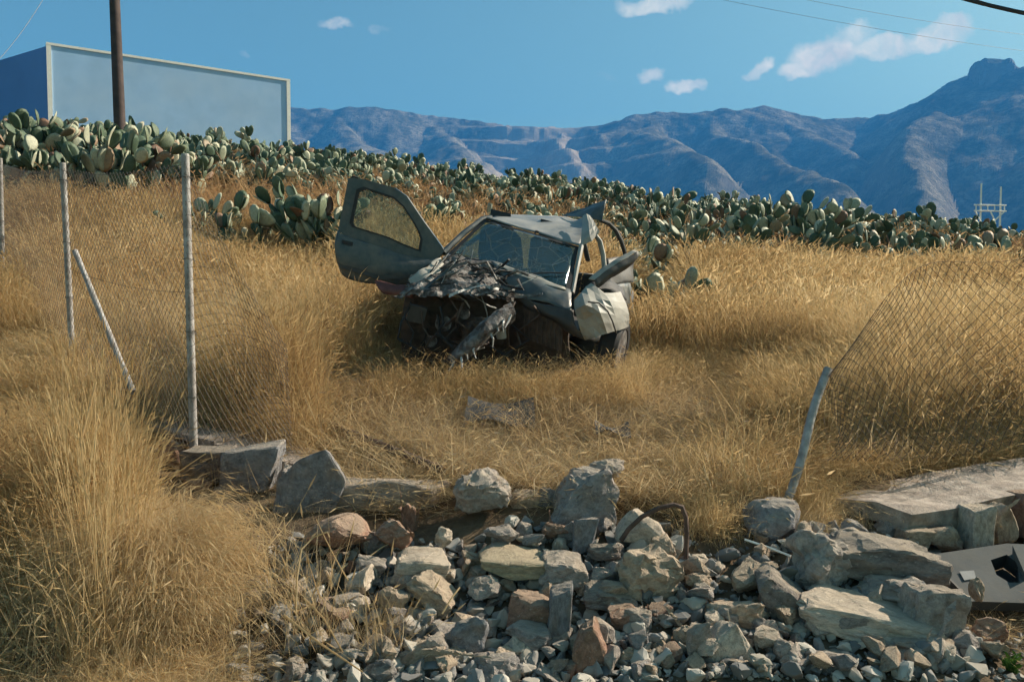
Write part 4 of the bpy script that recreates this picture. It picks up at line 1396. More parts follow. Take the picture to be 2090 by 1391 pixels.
    for (px, py, D, r_) in ((905, 660, 7.36, .075), (948, 640, 7.3, .05), (880, 696, 7.4, .055)):
        c_ = W(px, py, D)
        MB().tube([c_ + Vector((0, -.03, 0)), c_ + Vector((0, -.012, 0)), c_, c_ + Vector((0, .012, 0)), c_ + Vector((0, .10, .01))], [r_, r_, r_ * .8, r_, r_ * .7], 18).build('pulley', M['baremetal'], car, True)
    MB().box(W(850, 640, 7.4), .16, .13, .15, Euler((.1, .25, .2))).build('battery', M['plastic'], car)
    MB().tube([W(1018, 640, 7.25), W(1020, 660, 7.22), W(1024, 690, 7.24)], [.05, .06, .045], 12).build('coolant_tank', M['paintpale'], car, True)

    # --- folded right front wing, pale with dust and painted-in sunlight
    rows = [[W(1172, 614, 7.22), W(1187, 596, 7.26), W(1206, 580, 7.34), W(1232, 598, 7.28), W(1266, 596, 7.55)],
            [W(1173, 634, 7.16), W(1194, 622, 7.05), W(1216, 612, 7.16), W(1244, 616, 7.18), W(1277, 616, 7.50)],
            [W(1181, 662, 7.16), W(1204, 648, 7.12), W(1226, 640, 7.04), W(1254, 642, 7.22), W(1283, 642, 7.48)],
            [W(1192, 694, 7.22), W(1214, 687, 7.10), W(1238, 680, 7.14), W(1262, 674, 7.28), W(1283, 666, 7.50)]]
    grid_sheet('front_wing', rows, M['paintpale'], car, 0.008, 2, 0.012, 6, 20, False)
    MB().tube([W(1200, 616, 7.0), W(1222, 618, 6.98), W(1240, 634, 6.98), W(1250, 655, 7.05), W(1258, 680, 7.15)], .007, 6).build('wing_seam', M['rubber'], car, True)
    rows = [[W(1206, 578, 7.45), W(1240, 574, 7.6), W(1268, 586, 7.75)], [W(1208, 592, 7.4), W(1240, 590, 7.5), W(1270, 598, 7.62)], [W(1210, 604, 7.45), W(1240, 604, 7.55), W(1276, 612, 7.62)]]
    grid_sheet('wheel_liner', rows, M['rubber'], car, 0.012, 4, 0.02, 6, 22)
    # long bent bar sticking up to the right, lit top and shaded side put into two colours
    a0, a1 = W(1206, 580, 7.35), W(1296, 516, 7.55)
    d = (a1 - a0)
    rows = []
    for (dx, dz, dy) in ((-.02, .05, .0), (.03, .035, -.03), (.045, -.02, -.03), (.02, -.075, .02)):
        rows.append([a0 + d * t + Vector((dx, dy, dz + .012 * math.sin(5 * t))) * (1.0 - .35 * max(0, t - .7) / .3) for t in (0, .25, .5, .75, 1.0)])
    grid_sheet('bent_sill', rows[:2], M['paintpale'], car, 0.008, 5, 0.008, 7, 23)
    grid_sheet('sill_shaded_side', rows[1:], M['plastic'], car, 0.008, 5, 0.008, 7, 24)

    # --- wheels, half hidden by the wreck
    for (px, py, D, rz, nm) in ((1252, 712, 7.62, .35, 0), (868, 720, 7.95, .1, 1), (1270, 640, 9.3, .2, 0), (955, 640, 9.8, .2, 1)):
        c = W(px, py, D)
        c.z = max(c.z, gz(c.x, c.y) + .27)
        w = bpy.data.objects.new('wheel', None); COL.objects.link(w); w.parent = car; w.location = c - car.location
        ax = Vector((math.cos(rz), -math.sin(rz), -.2)).normalized()
        u = ax.orthogonal().normalized(); v = ax.cross(u)
        mb = MB(); prof = [(-.085, .20), (-.09, .26), (-.06, .295), (.06, .295), (.09, .26), (.085, .20)]
        N = 28
        for i in range(N):
            t = 2 * math.pi * i / N
            for (s, r_) in prof:
                mb.v.append(c + ax * s + (u * math.cos(t) + v * math.sin(t)) * r_)
        k = len(prof)
        for i in range(N):
            for j in range(k):
                i2 = (i + 1) % N; j2 = (j + 1) % k
                mb.f.append((i * k + j, i * k + j2, i2 * k + j2, i2 * k + j))
        mb.build('tyre', M['rubber'], w, True)
        mb = MB()
        mb.tube([c - ax * .075, c - ax * .03, c + ax * .03, c + ax * .078], [.2, .17, .17, .2], 24)
        mb.build('rim', M['baremetal'], w, True)


build_car()


def debris():
    for (px, py, w, h, sd, m, lab) in ((1020, 884, 140, 34, 31, 'plastic', 'dark torn plastic panel lying in the straw between car and rubble'),
                                       (1430, 716, 56, 16, 32, 'rubber', 'small black rubber scrap lying in the straw right of the car'),
                                       (1250, 912, 70, 14, 33, 'plastic', 'narrow dark scrap lying in the straw behind the biggest grey chunk')):
        p = on_ray(px, py, 4.3, 12)
        k = p.y / F
        rw = []
        for i in range(3):
            rw.append([p + Vector(((j / 3 - .5) * w * k, (i / 2 - .5) * h * k * 3.0 + .02 * math.sin(j * 2 + i), .10 + .03 * math.sin(j * 1.7 + i) + i * h * k * .5)) for j in range(4)])
        o = grid_sheet('car_scrap', rw, M[m], None, .008, 4, .012, 4, sd, False)
        tag(o, lab, 'scrap')


debris()


# ------------------------------------------------------------------ prickly pears
def pad_mesh(name, seed):
    rr = random.Random(seed)
    N, Kr = 12, 3
    V_, F_ = [], []
    wdt = rr.uniform(.42, .5); bend = rr.uniform(-.38, .38)
    for side in (1, -1):
        for k in range(Kr + 1):
            f = k / Kr
            th = 0.042 * math.sqrt(max(0, 1 - f * f)) if k < Kr else 0
            if k == Kr and side == -1: break
            n = 1 if k == 0 else N
            for i in range(n):
                a = 2 * math.pi * i / N
                x = math.sin(a) * wdt * f * (1 + .18 * math.cos(a) * -1 * -1)
                z = 0.5 - 0.5 * math.cos(a) * f * -1
                z = 0.5 + 0.5 * math.cos(a) * f
                y = side * th + bend * ((z - .5) ** 2) * 1.2
                V_.append((x, y, z))
    # index helpers
    def idx(side, k, i):
        i %= N
        if side == 1:
            return 0 if k == 0 else 1 + (k - 1) * N + i
        if k == Kr:
            return 1 + (Kr - 1) * N + i
        b = 1 + Kr * N
        return b if k == 0 else b + 1 + (k - 1) * N + i
    for side in (1, -1):
        for i in range(N):
            t = (idx(side, 0, 0), idx(side, 1, i), idx(side, 1, i + 1))
            F_.append(t if side == -1 else t[::-1])
        for k in range(1, Kr):
            for i in range(N):
                q = (idx(side, k, i), idx(side, k + 1, i), idx(side, k + 1, i + 1), idx(side, k, i + 1))
                F_.append(q if side == -1 else q[::-1])
    me = mesh_of(name, V_, F_)
    me.materials.append(M['cactus'])
    me.polygons.foreach_set('use_smooth', [True] * len(me.polygons))
    return me


PADS = [pad_mesh('pad', 400 + i) for i in range(4)]


def cactus_plan(seed, npads, hmax, pad=1.0):
    """list of (matrix, pad mesh number) in plant space"""
    rr = random.Random(seed)
    res = []
    front = []
    nb = rr.randint(4, 6) + (3 if pad < 1 else 0)
    for i in range(nb):
        a = rr.uniform(0, 6.28)
        r = rr.uniform(.1, .5)
        s = rr.uniform(.29, .42) * pad
        Mx = Matrix.Translation((r * math.cos(a), r * math.sin(a), -.12)) @ Matrix.Rotation(rr.uniform(0, 6.28), 4, 'Z') @ Matrix.Rotation(rr.uniform(-.45, .45), 4, 'X') @ Matrix.Rotation(rr.uniform(-.4, .4), 4, 'Y')
        front.append((Mx, s, 0))
    while front and len(res) < npads:
        Mx, s, lv = front.pop(0)
        w = s * rr.uniform(.55, .82)
        res.append((Mx @ Matrix.Diagonal((w, s * .95, s, 1)), rr.randrange(4)))
        tip = (Mx @ Vector((0, 0, s))).z
        if tip > hmax or lv > 6: continue
        for c in range(rr.choice([1, 2, 2, 3])):
            t = rr.uniform(-.95, .95)
            p = Vector((math.sin(t) * .40 * w, 0, s * (.5 + .46 * math.cos(t))))
            N = Mx @ Matrix.Translation(p) @ Matrix.Rotation(rr.uniform(-1.3, 1.3), 4, 'Z') @ Matrix.Rotation(t * .65 + rr.uniform(-.2, .2), 4, 'Y') @ Matrix.Rotation(rr.uniform(-.5, .5), 4, 'X')
            if (N @ Vector((0, 0, .3))).z < tip * .6: continue
            front.append((N, s * rr.uniform(.8, 1.02), lv + 1))
    return res


PLANS = [cactus_plan(500 + i, 34 + 4 * (i % 4), [1.25, 1.5, 1.75, 1.4][i % 4]) for i in range(9)]
JOINED = []
FARPLANS = [cactus_plan(540 + i, 64, [1.2, 1.4, 1.0, 1.3][i % 4], .66) for i in range(9)]
for i, pl in enumerate(FARPLANS):
    V_, F_ = [], []
    for Mx, k in pl:
        b = len(V_)
        me = PADS[k]
        V_ += [Mx @ v.co for v in me.vertices]
        F_ += [tuple(b + x for x in p.vertices) for p in me.polygons]
    me = mesh_of('prickly_pear', V_, F_)
    me.materials.append(M['cactus'])
    me.polygons.foreach_set('use_smooth', [True] * len(me.polygons))
    JOINED.append(me)


def place_cactus(px, D, scale, seed, label, group=None, parts=True):
    x = (px - CX) / F * D
    z = gz(x, D) - .03
    k = seed % len(PLANS)
    rz = (seed * 2.399) % 6.283
    if parts:
        e = bpy.data.objects.new('prickly_pear', None)
        COL.objects.link(e)
        e.empty_display_size = .2
        for Mx, n in PLANS[k]:
            c = bpy.data.objects.new('pad', PADS[n])
            COL.objects.link(c)
            c.parent = e
            c.matrix_local = Mx
    else:
        e = bpy.data.objects.new('prickly_pear', JOINED[k])
        COL.objects.link(e)
    e.location = (x, D, z)
    e.rotation_euler = (0, 0, rz)
    e.scale = (scale,) * 3
    tag(e, label, 'cactus', group)


NAMED = [
    (425, 12.2, .95, 'small prickly pear just right of the tallest fence post'),
    (500, 12.0, .85, 'prickly pear second to the right of the tallest fence post'),
    (560, 12.1, 1.0, 'prickly pear with round dark pads in the middle of the low row before the car'),
    (628, 12.0, 1.1, 'prickly pear with the big round green pad just left of the open car door'),
    (675, 11.9, .95, 'prickly pear partly behind the open car door'),
    (1348, 10.4, .85, 'lone dark prickly pear right of the car bent bar'),
    (1310, 12.2, .85, 'prickly pear right behind the car torn roof'),
    (880, 13.0, .85, 'prickly pear between the open door and the car roof'),
    (945, 13.4, .60, 'prickly pear just above the windscreen'),
    (175, 14.2, 1.15, 'large dark prickly pear behind the second fence post'),
    (245, 14.6, 1.25, 'large pale prickly pear at the foot of the wooden utility pole'),
    (1690, 14.6, .95, 'dark prickly pear jutting forward of the row behind the sagging mesh'),
]
for i, (px, D, sc, lab) in enumerate(NAMED):
    place_cactus(px, D, sc, 31 + i * 5, lab)

rc = random.Random(77)


def band(npl, pxa, pxb, da, db, smin, smax, label, group, parts, seen=[]):
    got = 0
    tries = 0
    while got < npl and tries < npl * 60:
        tries += 1
        px = rc.uniform(pxa, pxb)
        f = rc.random()
        D = da + (db - da) * f
        x = (px - CX) / F * D
        if any((x - a) ** 2 + (D - b) ** 2 < (.42 if D < 20 else .55) for a, b in seen): continue
        if abs(x - W(246, 262, 22).x) < .5 and abs(D - 22) < .8: continue
        seen.append((x, D))
        place_cactus(px, D, rc.uniform(smin, smax), rc.randrange(1000), label, group, parts)
        got += 1


band(28, -150, 360, 13.8, 18.0, .85, 1.25, 'prickly pear in the near thicket on the left below the blue building', 'near prickly pears on the left of the hill', True)
band(18, 360, 720, 16.0, 20.0, .7, 1.0, 'prickly pear in the near row between utility pole and car door below the building', 'near prickly pears below the building', True)
band(16, 720, 1000, 13.0, 20.0, .55, .85, 'prickly pear in the grass above the open car door', 'prickly pears above the car door', True)
band(24, 1000, 1330, 12.3, 19.0, .55, .85, 'prickly pear in the grass above the car roof', 'prickly pears above the car roof', True)
band(46, 1330, 2250, 12.8, 18.5, .75, 1.05, 'prickly pear in the front of the thicket at right', 'near prickly pears on the right of the hill', True)
band(34, -250, 600, 18.5, 27.0, 1.15, 1.6, 'prickly pear far up the slope in front of the blue building', 'far prickly pears before the building', False)
band(46, 560, 1250, 20.0, 30.0, 1.0, 1.4, 'prickly pear far up the slope along the middle of the ridge', 'far prickly pears on the middle of the ridge', False)
band(76, 1250, 2350, 17.5, 30.0, 1.0, 1.35, 'prickly pear far up the slope along the right of the ridge', 'far prickly pears on the right of the ridge', False)
# the front plants of each thicket can be told apart by counting from a landmark
ORD = ['first', 'second', 'third', 'fourth', 'fifth', 'sixth', 'seventh', 'eighth', 'ninth', 'tenth', 'eleventh', 'twelfth']
for grp, n, lm in (('near prickly pears on the right of the hill', 12, '%s front row prickly pear of the right thicket counting right from the car'),
                   ('near prickly pears on the left of the hill', 8, '%s front row prickly pear of the left thicket counting from the left edge'),
                   ('prickly pears above the car roof', 6, '%s lowest prickly pear above the car roof counting from the left'),
                   ('near prickly pears below the building', 6, '%s lowest prickly pear below the blue building counting from the left'),
                   ('prickly pears above the car door', 5, '%s lowest prickly pear above the car door counting from the left')):
    mem = [o for o in COL.objects if o.get('group') == grp and 0 < CX + F * o.location.x / o.location.y < 2090]
    mem = sorted(sorted(mem, key=lambda o: o.location.y)[:n], key=lambda o: o.location.x / o.location.y)
    for k, o in enumerate(mem):
        o['label'] = lm % ORD[k]
SEG = {
    'near prickly pears on the right of the hill': ((1660, 'prickly pear in the thicket between the car and the leaning post'), (9999, 'prickly pear in the thicket behind the sagging fence mesh')),
    'far prickly pears on the right of the ridge': ((1480, 'prickly pear on the ridge under the left dark mountain spur'), (1700, 'prickly pear on the ridge under the right dark mountain spur'),
                                                    (1900, 'prickly pear on the ridge under the saddle left of the peak'), (9999, 'prickly pear on the ridge under the flat topped peak')),
    'far prickly pears on the middle of the ridge': ((740, 'prickly pear on the ridge between building and car door'), (980, 'prickly pear on the ridge above car door and roof edge'), (9999, 'prickly pear on the ridge above the car roof')),
    'far prickly pears before the building': ((246, 'prickly pear on the slope left of the utility pole'), (9999, 'prickly pear on the slope right of the utility pole before the building')),
    'near prickly pears on the left of the hill': ((246, 'prickly pear in the near thicket left of the utility pole'), (9999, 'prickly pear in the near thicket just right of the utility pole')),
}
for o in list(COL.objects):
    sg = SEG.get(o.get('group'))
    if sg is None or o['label'].split()[0] in ORD: continue
    px = CX + F * o.location.x / o.location.y
    lab = next(l for lim, l in sg if px < lim)
    o['label'] = lab
    o['group'] = lab.replace('prickly pear', 'prickly pears', 1)


# ------------------------------------------------------------------ grass
def blade(V_, F_, base, az, lean, L, w, curve, rr, segs=3, plume=False, zflat=None):
    d = Vector((math.cos(az), math.sin(az), 0))
    side = Vector((-math.sin(az + rr.uniform(-1, 1)), math.cos(az + rr.uniform(-1, 1)), 0)).normalized()
    p = Vector(base)
    ang = lean
    b0 = len(V_)
    for k in range(segs + 1):
        t = k / segs
        ww = w * (1 - t * .8) if not plume else w * (1 - .5 * t)
        V_.append(p - side * ww / 2); V_.append(p + side * ww / 2)
        p = p + (d * math.sin(ang) + Vector((0, 0, 1)) * math.cos(ang)) * (L / segs)
        ang += curve / segs
    for k in range(segs):
        F_.append((b0 + 2 * k, b0 + 2 * k + 1, b0 + 2 * k + 3, b0 + 2 * k + 2))
    if plume:
        q = V_[-1].lerp(V_[-2], .5)
        dd = (d * math.sin(ang) + Vector((0, 0, 1)) * math.cos(ang))
        pl = rr.uniform(.06, .13)
        for sd in (side, side.cross(dd).normalized()):
            b = len(V_)
            V_ += [q, q + dd * pl * .4 + sd * w * 1.1, q + dd * pl, q + dd * pl * .4 - sd * w * 1.1]
            F_.append((b, b + 1, b + 2, b + 3))


SRC = bpy.data.collections.new('grass_sources')


def clump(name, seed, n, rad, Lmin, Lmax, w, lean, curve, m, plume=.3, segs=3):
    rr = random.Random(seed)
    V_, F_ = [], []
    for i in range(n):
        r = rad * math.sqrt(rr.random()); a = rr.uniform(0, 6.283)
        blade(V_, F_, (r * math.cos(a), r * math.sin(a), -.02), rr.uniform(0, 6.283), rr.uniform(*lean), rr.uniform(Lmin, Lmax), w * rr.uniform(.6, 1.3), rr.uniform(*curve), rr, segs, rr.random() < plume)
    me = mesh_of(name, V_, F_)
    me.materials.append(m)
    o = bpy.data.objects.new('%02d_%s' % (len(SRC.objects), name), me)
    SRC.objects.link(o)
    return len(SRC.objects) - 1


K = {}
K['tall'] = [clump('tuft', 600 + i, 78, .17, .30, .85, .0034, (0, .28), (.1, .9), M['grass'], .45) for i in range(4)]
K['mid'] = [clump('tuft', 610 + i, 70, .17, .15, .55, .0034, (0, .8), (.2, 1.2), M['grass'], .3) for i in range(3)]
K['straw'] = [clump('tuft', 620 + i, 60, .2, .15, .45, .0045, (.7, 1.45), (.1, .6), M['straw'], .1) for i in range(3)]
K['far'] = [clump('tuft', 630 + i, 46, .26, .3, .8, .010, (0, .4), (.1, .9), M['hillgrass'], .3, 2) for i in range(3)]
K['matted'] = [clump('tuft', 640 + i, 130, .15, .3, .6, .0028, (.1, .7), (1.2, 2.6), M['straw'], .12, 4) for i in range(3)]
K['stalk'] = [clump('tuft', 650 + i, 16, .10, .8, 1.25, .0048, (0, .18), (0, .4), M['grass'], .8, 4) for i in range(3)]
K['farmid'] = [clump('tuft', 660 + i, 52, .2, .3, .75, .0065, (0, .35), (.1, .9), M['grass'], .4, 3) for i in range(3)]
K['dead'] = [clump('tuft', 680 + i, 34, .2, .15, .5, .004, (.2, 1.4), (-.5, 1.2), M['dead'], .1, 4) for i in range(3)]
K['deadstem'] = [clump('tuft', 670 + i, 14, .12, .25, .6, .0045, (.2, .9), (-.4, .8), M['straw'], .15, 4) for i in range(3)]

GN = bpy.data.node_groups.new('scatter tufts', 'GeometryNodeTree')
GN.interface.new_socket('Geometry', in_out='INPUT', socket_type='NodeSocketGeometry')
GN.interface.new_socket('Geometry', in_out='OUTPUT', socket_type='NodeSocketGeometry')
gn = NT(GN)
gi = gn.node('NodeGroupInput'); go = gn.node('NodeGroupOutput')
ci = gn.node('GeometryNodeCollectionInfo', transform_space='ORIGINAL')
ci.inputs['Collection'].default_value = SRC
ci.inputs['Separate Children'].default_value = True
ci.inputs['Reset Children'].default_value = True


def attr(n, t):
    nd = gn.node('GeometryNodeInputNamedAttribute', data_type=t)
    nd.inputs['Name'].default_value = n
    return nd.outputs['Attribute']


e2r = gn.node('FunctionNodeEulerToRotation', {0: attr('rot', 'FLOAT_VECTOR')})
iop = gn.node('GeometryNodeInstanceOnPoints', {'Points': gi.outputs[0], 'Instance': ci.outputs[0], 'Instance Index': attr('idx', 'INT'), 'Rotation': e2r.outputs[0], 'Scale': attr('scl', 'FLOAT_VECTOR')})
iop.inputs['Pick Instance'].default_value = True
gn.l.new(iop.outputs[0], go.inputs[0])


def scatter(name, pts, label, cat):
    """pts: (x, y, z, idx, rotx, roty, rotz, sxy, sz)"""
    A = np.array(pts, float)
    me = bpy.data.meshes.new(name)
    me.vertices.add(len(A))
    me.vertices.foreach_set('co', A[:, :3].ravel())
    a = me.attributes.new('idx', 'INT', 'POINT'); a.data.foreach_set('value', A[:, 3].astype(np.int32))
    a = me.attributes.new('rot', 'FLOAT_VECTOR', 'POINT'); a.data.foreach_set('vector', A[:, 4:7].ravel())
    a = me.attributes.new('scl', 'FLOAT_VECTOR', 'POINT'); a.data.foreach_set('vector', A[:, [7, 7, 8]].ravel())
    me.update()
    o = bpy.data.objects.new(name, me)
    COL.objects.link(o)
    md = o.modifiers.new('scatter', 'NODES')
    md.node_group = GN
    tag(o, label, cat, None, 'stuff')
    return o


def polar(n, pxa, pxb, da, db):
    """even density over ground between two depths"""
    D = np.sqrt(rng.uniform(da * da, db * db, n))
    px = rng.uniform(pxa, pxb, n)
    x = (px - CX) / F * D
    return px, x, D


def field(n, da, db, kinds_of, pxa=-550, pxb=2640):
    px, x, D = polar(n, pxa, pxb, da, db)
    z = ground_z(x, D)
    out = []
    for i in range(n):
        r = kinds_of(px[i], D[i], x[i])
        if r is None: continue
        k, s, sz, tl = r
        out.append((x[i], D[i], z[i], random.choice(K[k]), random.gauss(0, tl), random.gauss(0, tl), random.uniform(0, 6.283), s, sz))
    return out


def near_kind(px, D, x):
    # before the gap the straw is flattened; towards both sides it stands
    edgeL = 640 - (D - 5) * 10
    edgeR = 1500 + (D - 5) * 10
    wall_front = 4.62 if px < 700 else 4.50
    if px < 700:
        wl = np.interp(px, [285, 700], [5.95, 4.85])
        if D < wl + .25: return None
    elif px > 1700:
        if D < np.interp(px, [1700, 1765, 2420], [4.7, 4.95, 5.75]): return None
    elif D < 4.55: return None
    if 830 < px < 1270 and 7.1 < D < 9.9: return None
    n = noise.noise(Vector((x * .9, D * .9, 3)))
    if 770 < px < 1310 and 6.25 < D < 7.2 and edgeL < px:
        return ('mid' if random.random() < .6 else 'tall'), random.uniform(.8, 1.1), random.uniform(.2, .42), .25
    if 1200 < px <= 1500 + 10 * (D - 5) and 7.4 <= D < 8.6 and n < .3:
        return 'mid', random.uniform(.8, 1.1), random.uniform(.4, .6), .2
    if edgeL < px < edgeR and D < 7.4:
        if n > .25 and random.random() < .3:
            return 'mid', random.uniform(.6, .9), random.uniform(.3, .5), .3
        if random.random() < .12: return 'dead', random.uniform(.7, 1.1), random.uniform(.5, .9), .3
        return 'straw', random.uniform(.7, 1.2), random.uniform(.5, .9), .2
    if 740 < px < 1330 and D < 8.4:
        return 'mid', random.uniform(.8, 1.1), random.uniform(.4, .7), .2
    if px > 1500:
        h = random.uniform(.75, 1.05) if D > 5.6 else random.uniform(.5, .8)
        h *= float(np.interp(px, [1500, 1850], [.38, 1.0])) if D < 7.8 else 1.0
    else:
        h = random.uniform(.65, .95)
    if D < 7.4 and px < 420: h *= .45
    elif D < 5.8 and px < 700: h *= .55
    q = random.random()
    if px > 1600 and D < 5.5: h *= .32
    if q < .07: return 'dead', random.uniform(.9, 1.3), random.uniform(.7, 1.3), .3
    if q < .2: return 'straw', random.uniform(.9, 1.3), random.uniform(.6, 1.1), .3
    return ('tall' if q < .72 else 'mid'), random.uniform(.85, 1.25), h * (1 + .45 * n), .2


pts = field(9500, 4.5, 8.5, near_kind)
pts += field(9000, 8.5, 13.0, lambda px, D, x: None if (900 < px < 1290 and D < 9.9) else ('farmid', 1.0, random.uniform(.3, .5), .1) if (370 < px < 720 and D > 10.6) or (1270 < px < 1400 and D > 9.4) else ('farmid' if random.random() < .8 else 'mid', random.uniform(.9, 1.4), random.uniform(.7, 1.05) + .15 * noise.noise(Vector((x * .7, D * .7, 0))), .1))
scatter('dry_grass', pts, 'tall dry golden grass and flattened straw covering the field round the car', 'grass')
# the thicket between the counted plants
cidx = []
for i, me in enumerate(JOINED[:6]):
    o = bpy.data.objects.new('%02d_cactus' % len(SRC.objects), me)
    SRC.objects.link(o)
    cidx.append(len(SRC.objects) - 1)
tp = []
for (n_, pa, pb, da, db, sa, sb) in ((70, -250, 600, 16, 26, .9, 1.35), (150, 600, 1300, 17, 30, .75, 1.15), (250, 1250, 2400, 14.0, 30, .75, 1.15), (16, 1280, 1480, 13, 16, .7, 1.0), (34, 1250, 1760, 11.8, 14.5, .65, .95), (26, 720, 1250, 12.2, 16, .6, .9)):
    px_, x_, D_ = polar(n_, pa, pb, da, db)
    z_ = ground_z(x_, D_)
    for q in range(n_):
        if abs(x_[q] - W(246, 262, 22).x) < .5 and abs(D_[q] - 22) < .8: continue
        sc_ = random.uniform(sa, sb)
        tp.append((x_[q], D_[q], z_[q] - .05, random.choice(cidx), random.gauss(0, .1), random.gauss(0, .1), random.uniform(0, 6.28), sc_, sc_))
scatter('cactus_thicket', tp, 'low prickly pear growth filling the gaps of the thicket along the ridge', 'cactus thicket')
pts = field(14500, 13.0, 46.0, lambda px, D, x: ('far', random.uniform(1.0, 1.7), random.uniform(.5, .85) if D < 18 else random.uniform(.22, .5), .12))
scatter('hill_grass', pts, 'reddish dry grass covering the cactus hill behind the car', 'grass')

# foreground grass bank at left
def bank(px, D, x):
    lim = np.interp(px, [-200, 240, 330, 480, 560], [6.2, 5.6, 4.8, 4.3, 3.4])
    if px > 560: return None
    wl = np.interp(px, [-300, 285, 700], [9.0, 5.8, 4.85])
    if D > wl - .12: return None
    n = noise.noise(Vector((x * 1.6, D * 1.6, 9)))
    if px < 135 and 3.15 < D < 3.75:
        return ('deadstem', 1.0, .8, .35) if random.random() < .5 else (('mid', .7, .5, .3) if n > .1 else None)
    if px < 265:
        if D > 4.6:
            return ('mid', random.uniform(.8, 1.1), random.uniform(.3, .5), .15)
        if D > 3.75:
            return ('tall', random.uniform(.7, 1.0), random.uniform(.4, .66), .14) if random.random() < .75 else None
        if D > 3.15 and px < 225:
            return ('tall', random.uniform(.7, 1.0), random.uniform(.5, .7), .12) if random.random() < .6 else None
        if D < 3.15:
            return (random.choice(['straw', 'matted', 'mid']), random.uniform(.7, 1.0), random.uniform(.3, .5), .25)
    e = ((px - 305) / 92.0) ** 2 + ((D - 3.78) / .30) ** 2
    if e < 1:
        return ('matted', random.uniform(.8, 1.2), random.uniform(.6, .95) * (1.15 - .5 * e), .2)
    if px < 490:
        if D <= 3.35 and px < 435: return (random.choice(['straw', 'mid', 'matted']), random.uniform(.6, .9), random.uniform(.35, .55), .2) if random.random() < .8 else None
        if D > 4.15: return ('deadstem', .8, .5, .35) if random.random() < .06 else None
        return ('deadstem', .9, .6, .3) if random.random() < .25 else None
    return ('deadstem', random.uniform(.7, 1.0), random.uniform(.5, .8), .35) if random.random() < .07 else None


pts = field(3600, 2.7, 7.5, bank, -420, 620)
# the pale matted bush on the bank
for _ in range(190):
    a = random.uniform(0, 6.283); r = math.sqrt(random.random())
    px = 302 + 86 * r * math.cos(a); D = 3.72 + .26 * r * math.sin(a)
    x = (px - CX) / F * D
    pts.append((x, D, gz(x, D) + .16 * (1 - r * r), random.choice(K['matted']), random.gauss(0, .2), random.gauss(0, .2), random.uniform(0, 6.28), random.uniform(.8, 1.1), random.uniform(.55, .8) * (1.1 - .4 * r)))
# stalks rising in front of the fence
for _ in range(42):
    px = random.gauss(185, 42); D = random.uniform(3.3, 4.4)
    x = (px - CX) / F * D
    pts.append((x, D, gz(x, D), random.choice(K['stalk']), random.gauss(0, .06), random.gauss(0, .06), random.uniform(0, 6.28), .8, random.uniform(.5, .9)))
# thin grass on the verge below the right wall, beyond the bumper
px_, x_, D_ = polar(420, 2290, 2850, 2.8, 4.3)
z_ = ground_z(x_, D_)
for q in range(420):
    pts.append((x_[q], D_[q], z_[q], random.choice(K[random.choice(('mid', 'straw', 'dead'))]), random.gauss(0, .2), random.gauss(0, .2), random.uniform(0, 6.28), .9, random.uniform(.4, .8)))
# straw tufts caught in the rubble
for (cx, cy, n, k, s) in ((1462, 1085, 18, 'mid', .5), (1450, 1045, 20, 'straw', .7), (1655, 1050, 20, 'mid', .5), (1700, 1070, 10, 'matted', .45), (620, 1240, 7, 'deadstem', .8), (640, 1330, 9, 'deadstem', .8), (560, 1180, 5, 'deadstem', .8),
                          (760, 1330, 10, 'deadstem', .7), (820, 1300, 5, 'mid', .4), (1330, 1030, 12, 'straw', .7), (2020, 1290, 10, 'straw', .5), (590, 1035, 8, 'matted', .3), (1980, 1100, 6, 'mid', .35)):
    for _ in range(n):
        p = on_ray(cx + random.gauss(0, 28), cy + random.gauss(0, 16), 2.6, 8)
        pts.append((p.x, p.y, p.z, random.choice(K[k]), random.gauss(0, .2), random.gauss(0, .2), random.uniform(0, 6.28), s, s * random.uniform(.7, 1.1)))
scatter('bank_grass', pts, 'tangled tall yellow grass on the bank in front of the left fence', 'grass')


# long single stems in the foreground
def stem(pts, r, lab):
    o = MB().tube([W(*p) for p in pts], [r * (1 - .5 * i / (len(pts) - 1)) for i in range(len(pts))], 6).build('dry_stem', M['straw'], None, True)
    tag(o, lab, 'stem')


stem([(205, 1340, 3.35), (196, 1200, 3.42), (180, 1050, 3.5), (165, 900, 3.6), (196, 780, 3.7)], .008, 'tall thick dry stem rising in front of the second fence post')
stem([(248, 1030, 3.8), (330, 985, 3.75), (420, 925, 3.75)], .004, 'thin straw lying across the top of the matted grass mound')
stem([(250, 1255, 3.3), (330, 1190, 3.35), (395, 1200, 3.4), (480, 1198, 3.42), (575, 1192, 3.4)], .0045, 'long pale stem lying level from the mound towards the heap')
stem([(395, 1205, 3.42), (450, 1140, 3.5), (500, 1085, 3.6), (525, 1030, 3.75)], .0045, 'greenish stem slanting up right from the mound to the wall')
stem([(604, 1250, 3.45), (606, 1180, 3.5), (615, 1120, 3.55), (640, 1095, 3.6), (668, 1085, 3.6), (672, 1095, 3.6)], .006, 'hooked pale stem curling over below the rust brown stone')
stem([(580, 1255, 3.3), (650, 1310, 3.22), (740, 1370, 3.15)], .006, 'thick straw slanting down right at the bottom left of the heap')
stem([(620, 1220, 3.35), (660, 1260, 3.28), (700, 1330, 3.2)], .005, 'bent straw slanting down beside the whitish marbled stone')
stem([(0, 1335, 3.2), (100, 1310, 3.22), (200, 1295, 3.25)], .006, 'thick yellow stem lying level at the lower left edge')
stem([(5, 1020, 3.7), (30, 1070, 3.6), (60, 1130, 3.5), (110, 1170, 3.45)], .005, 'dry stem drooping down right near the left edge')


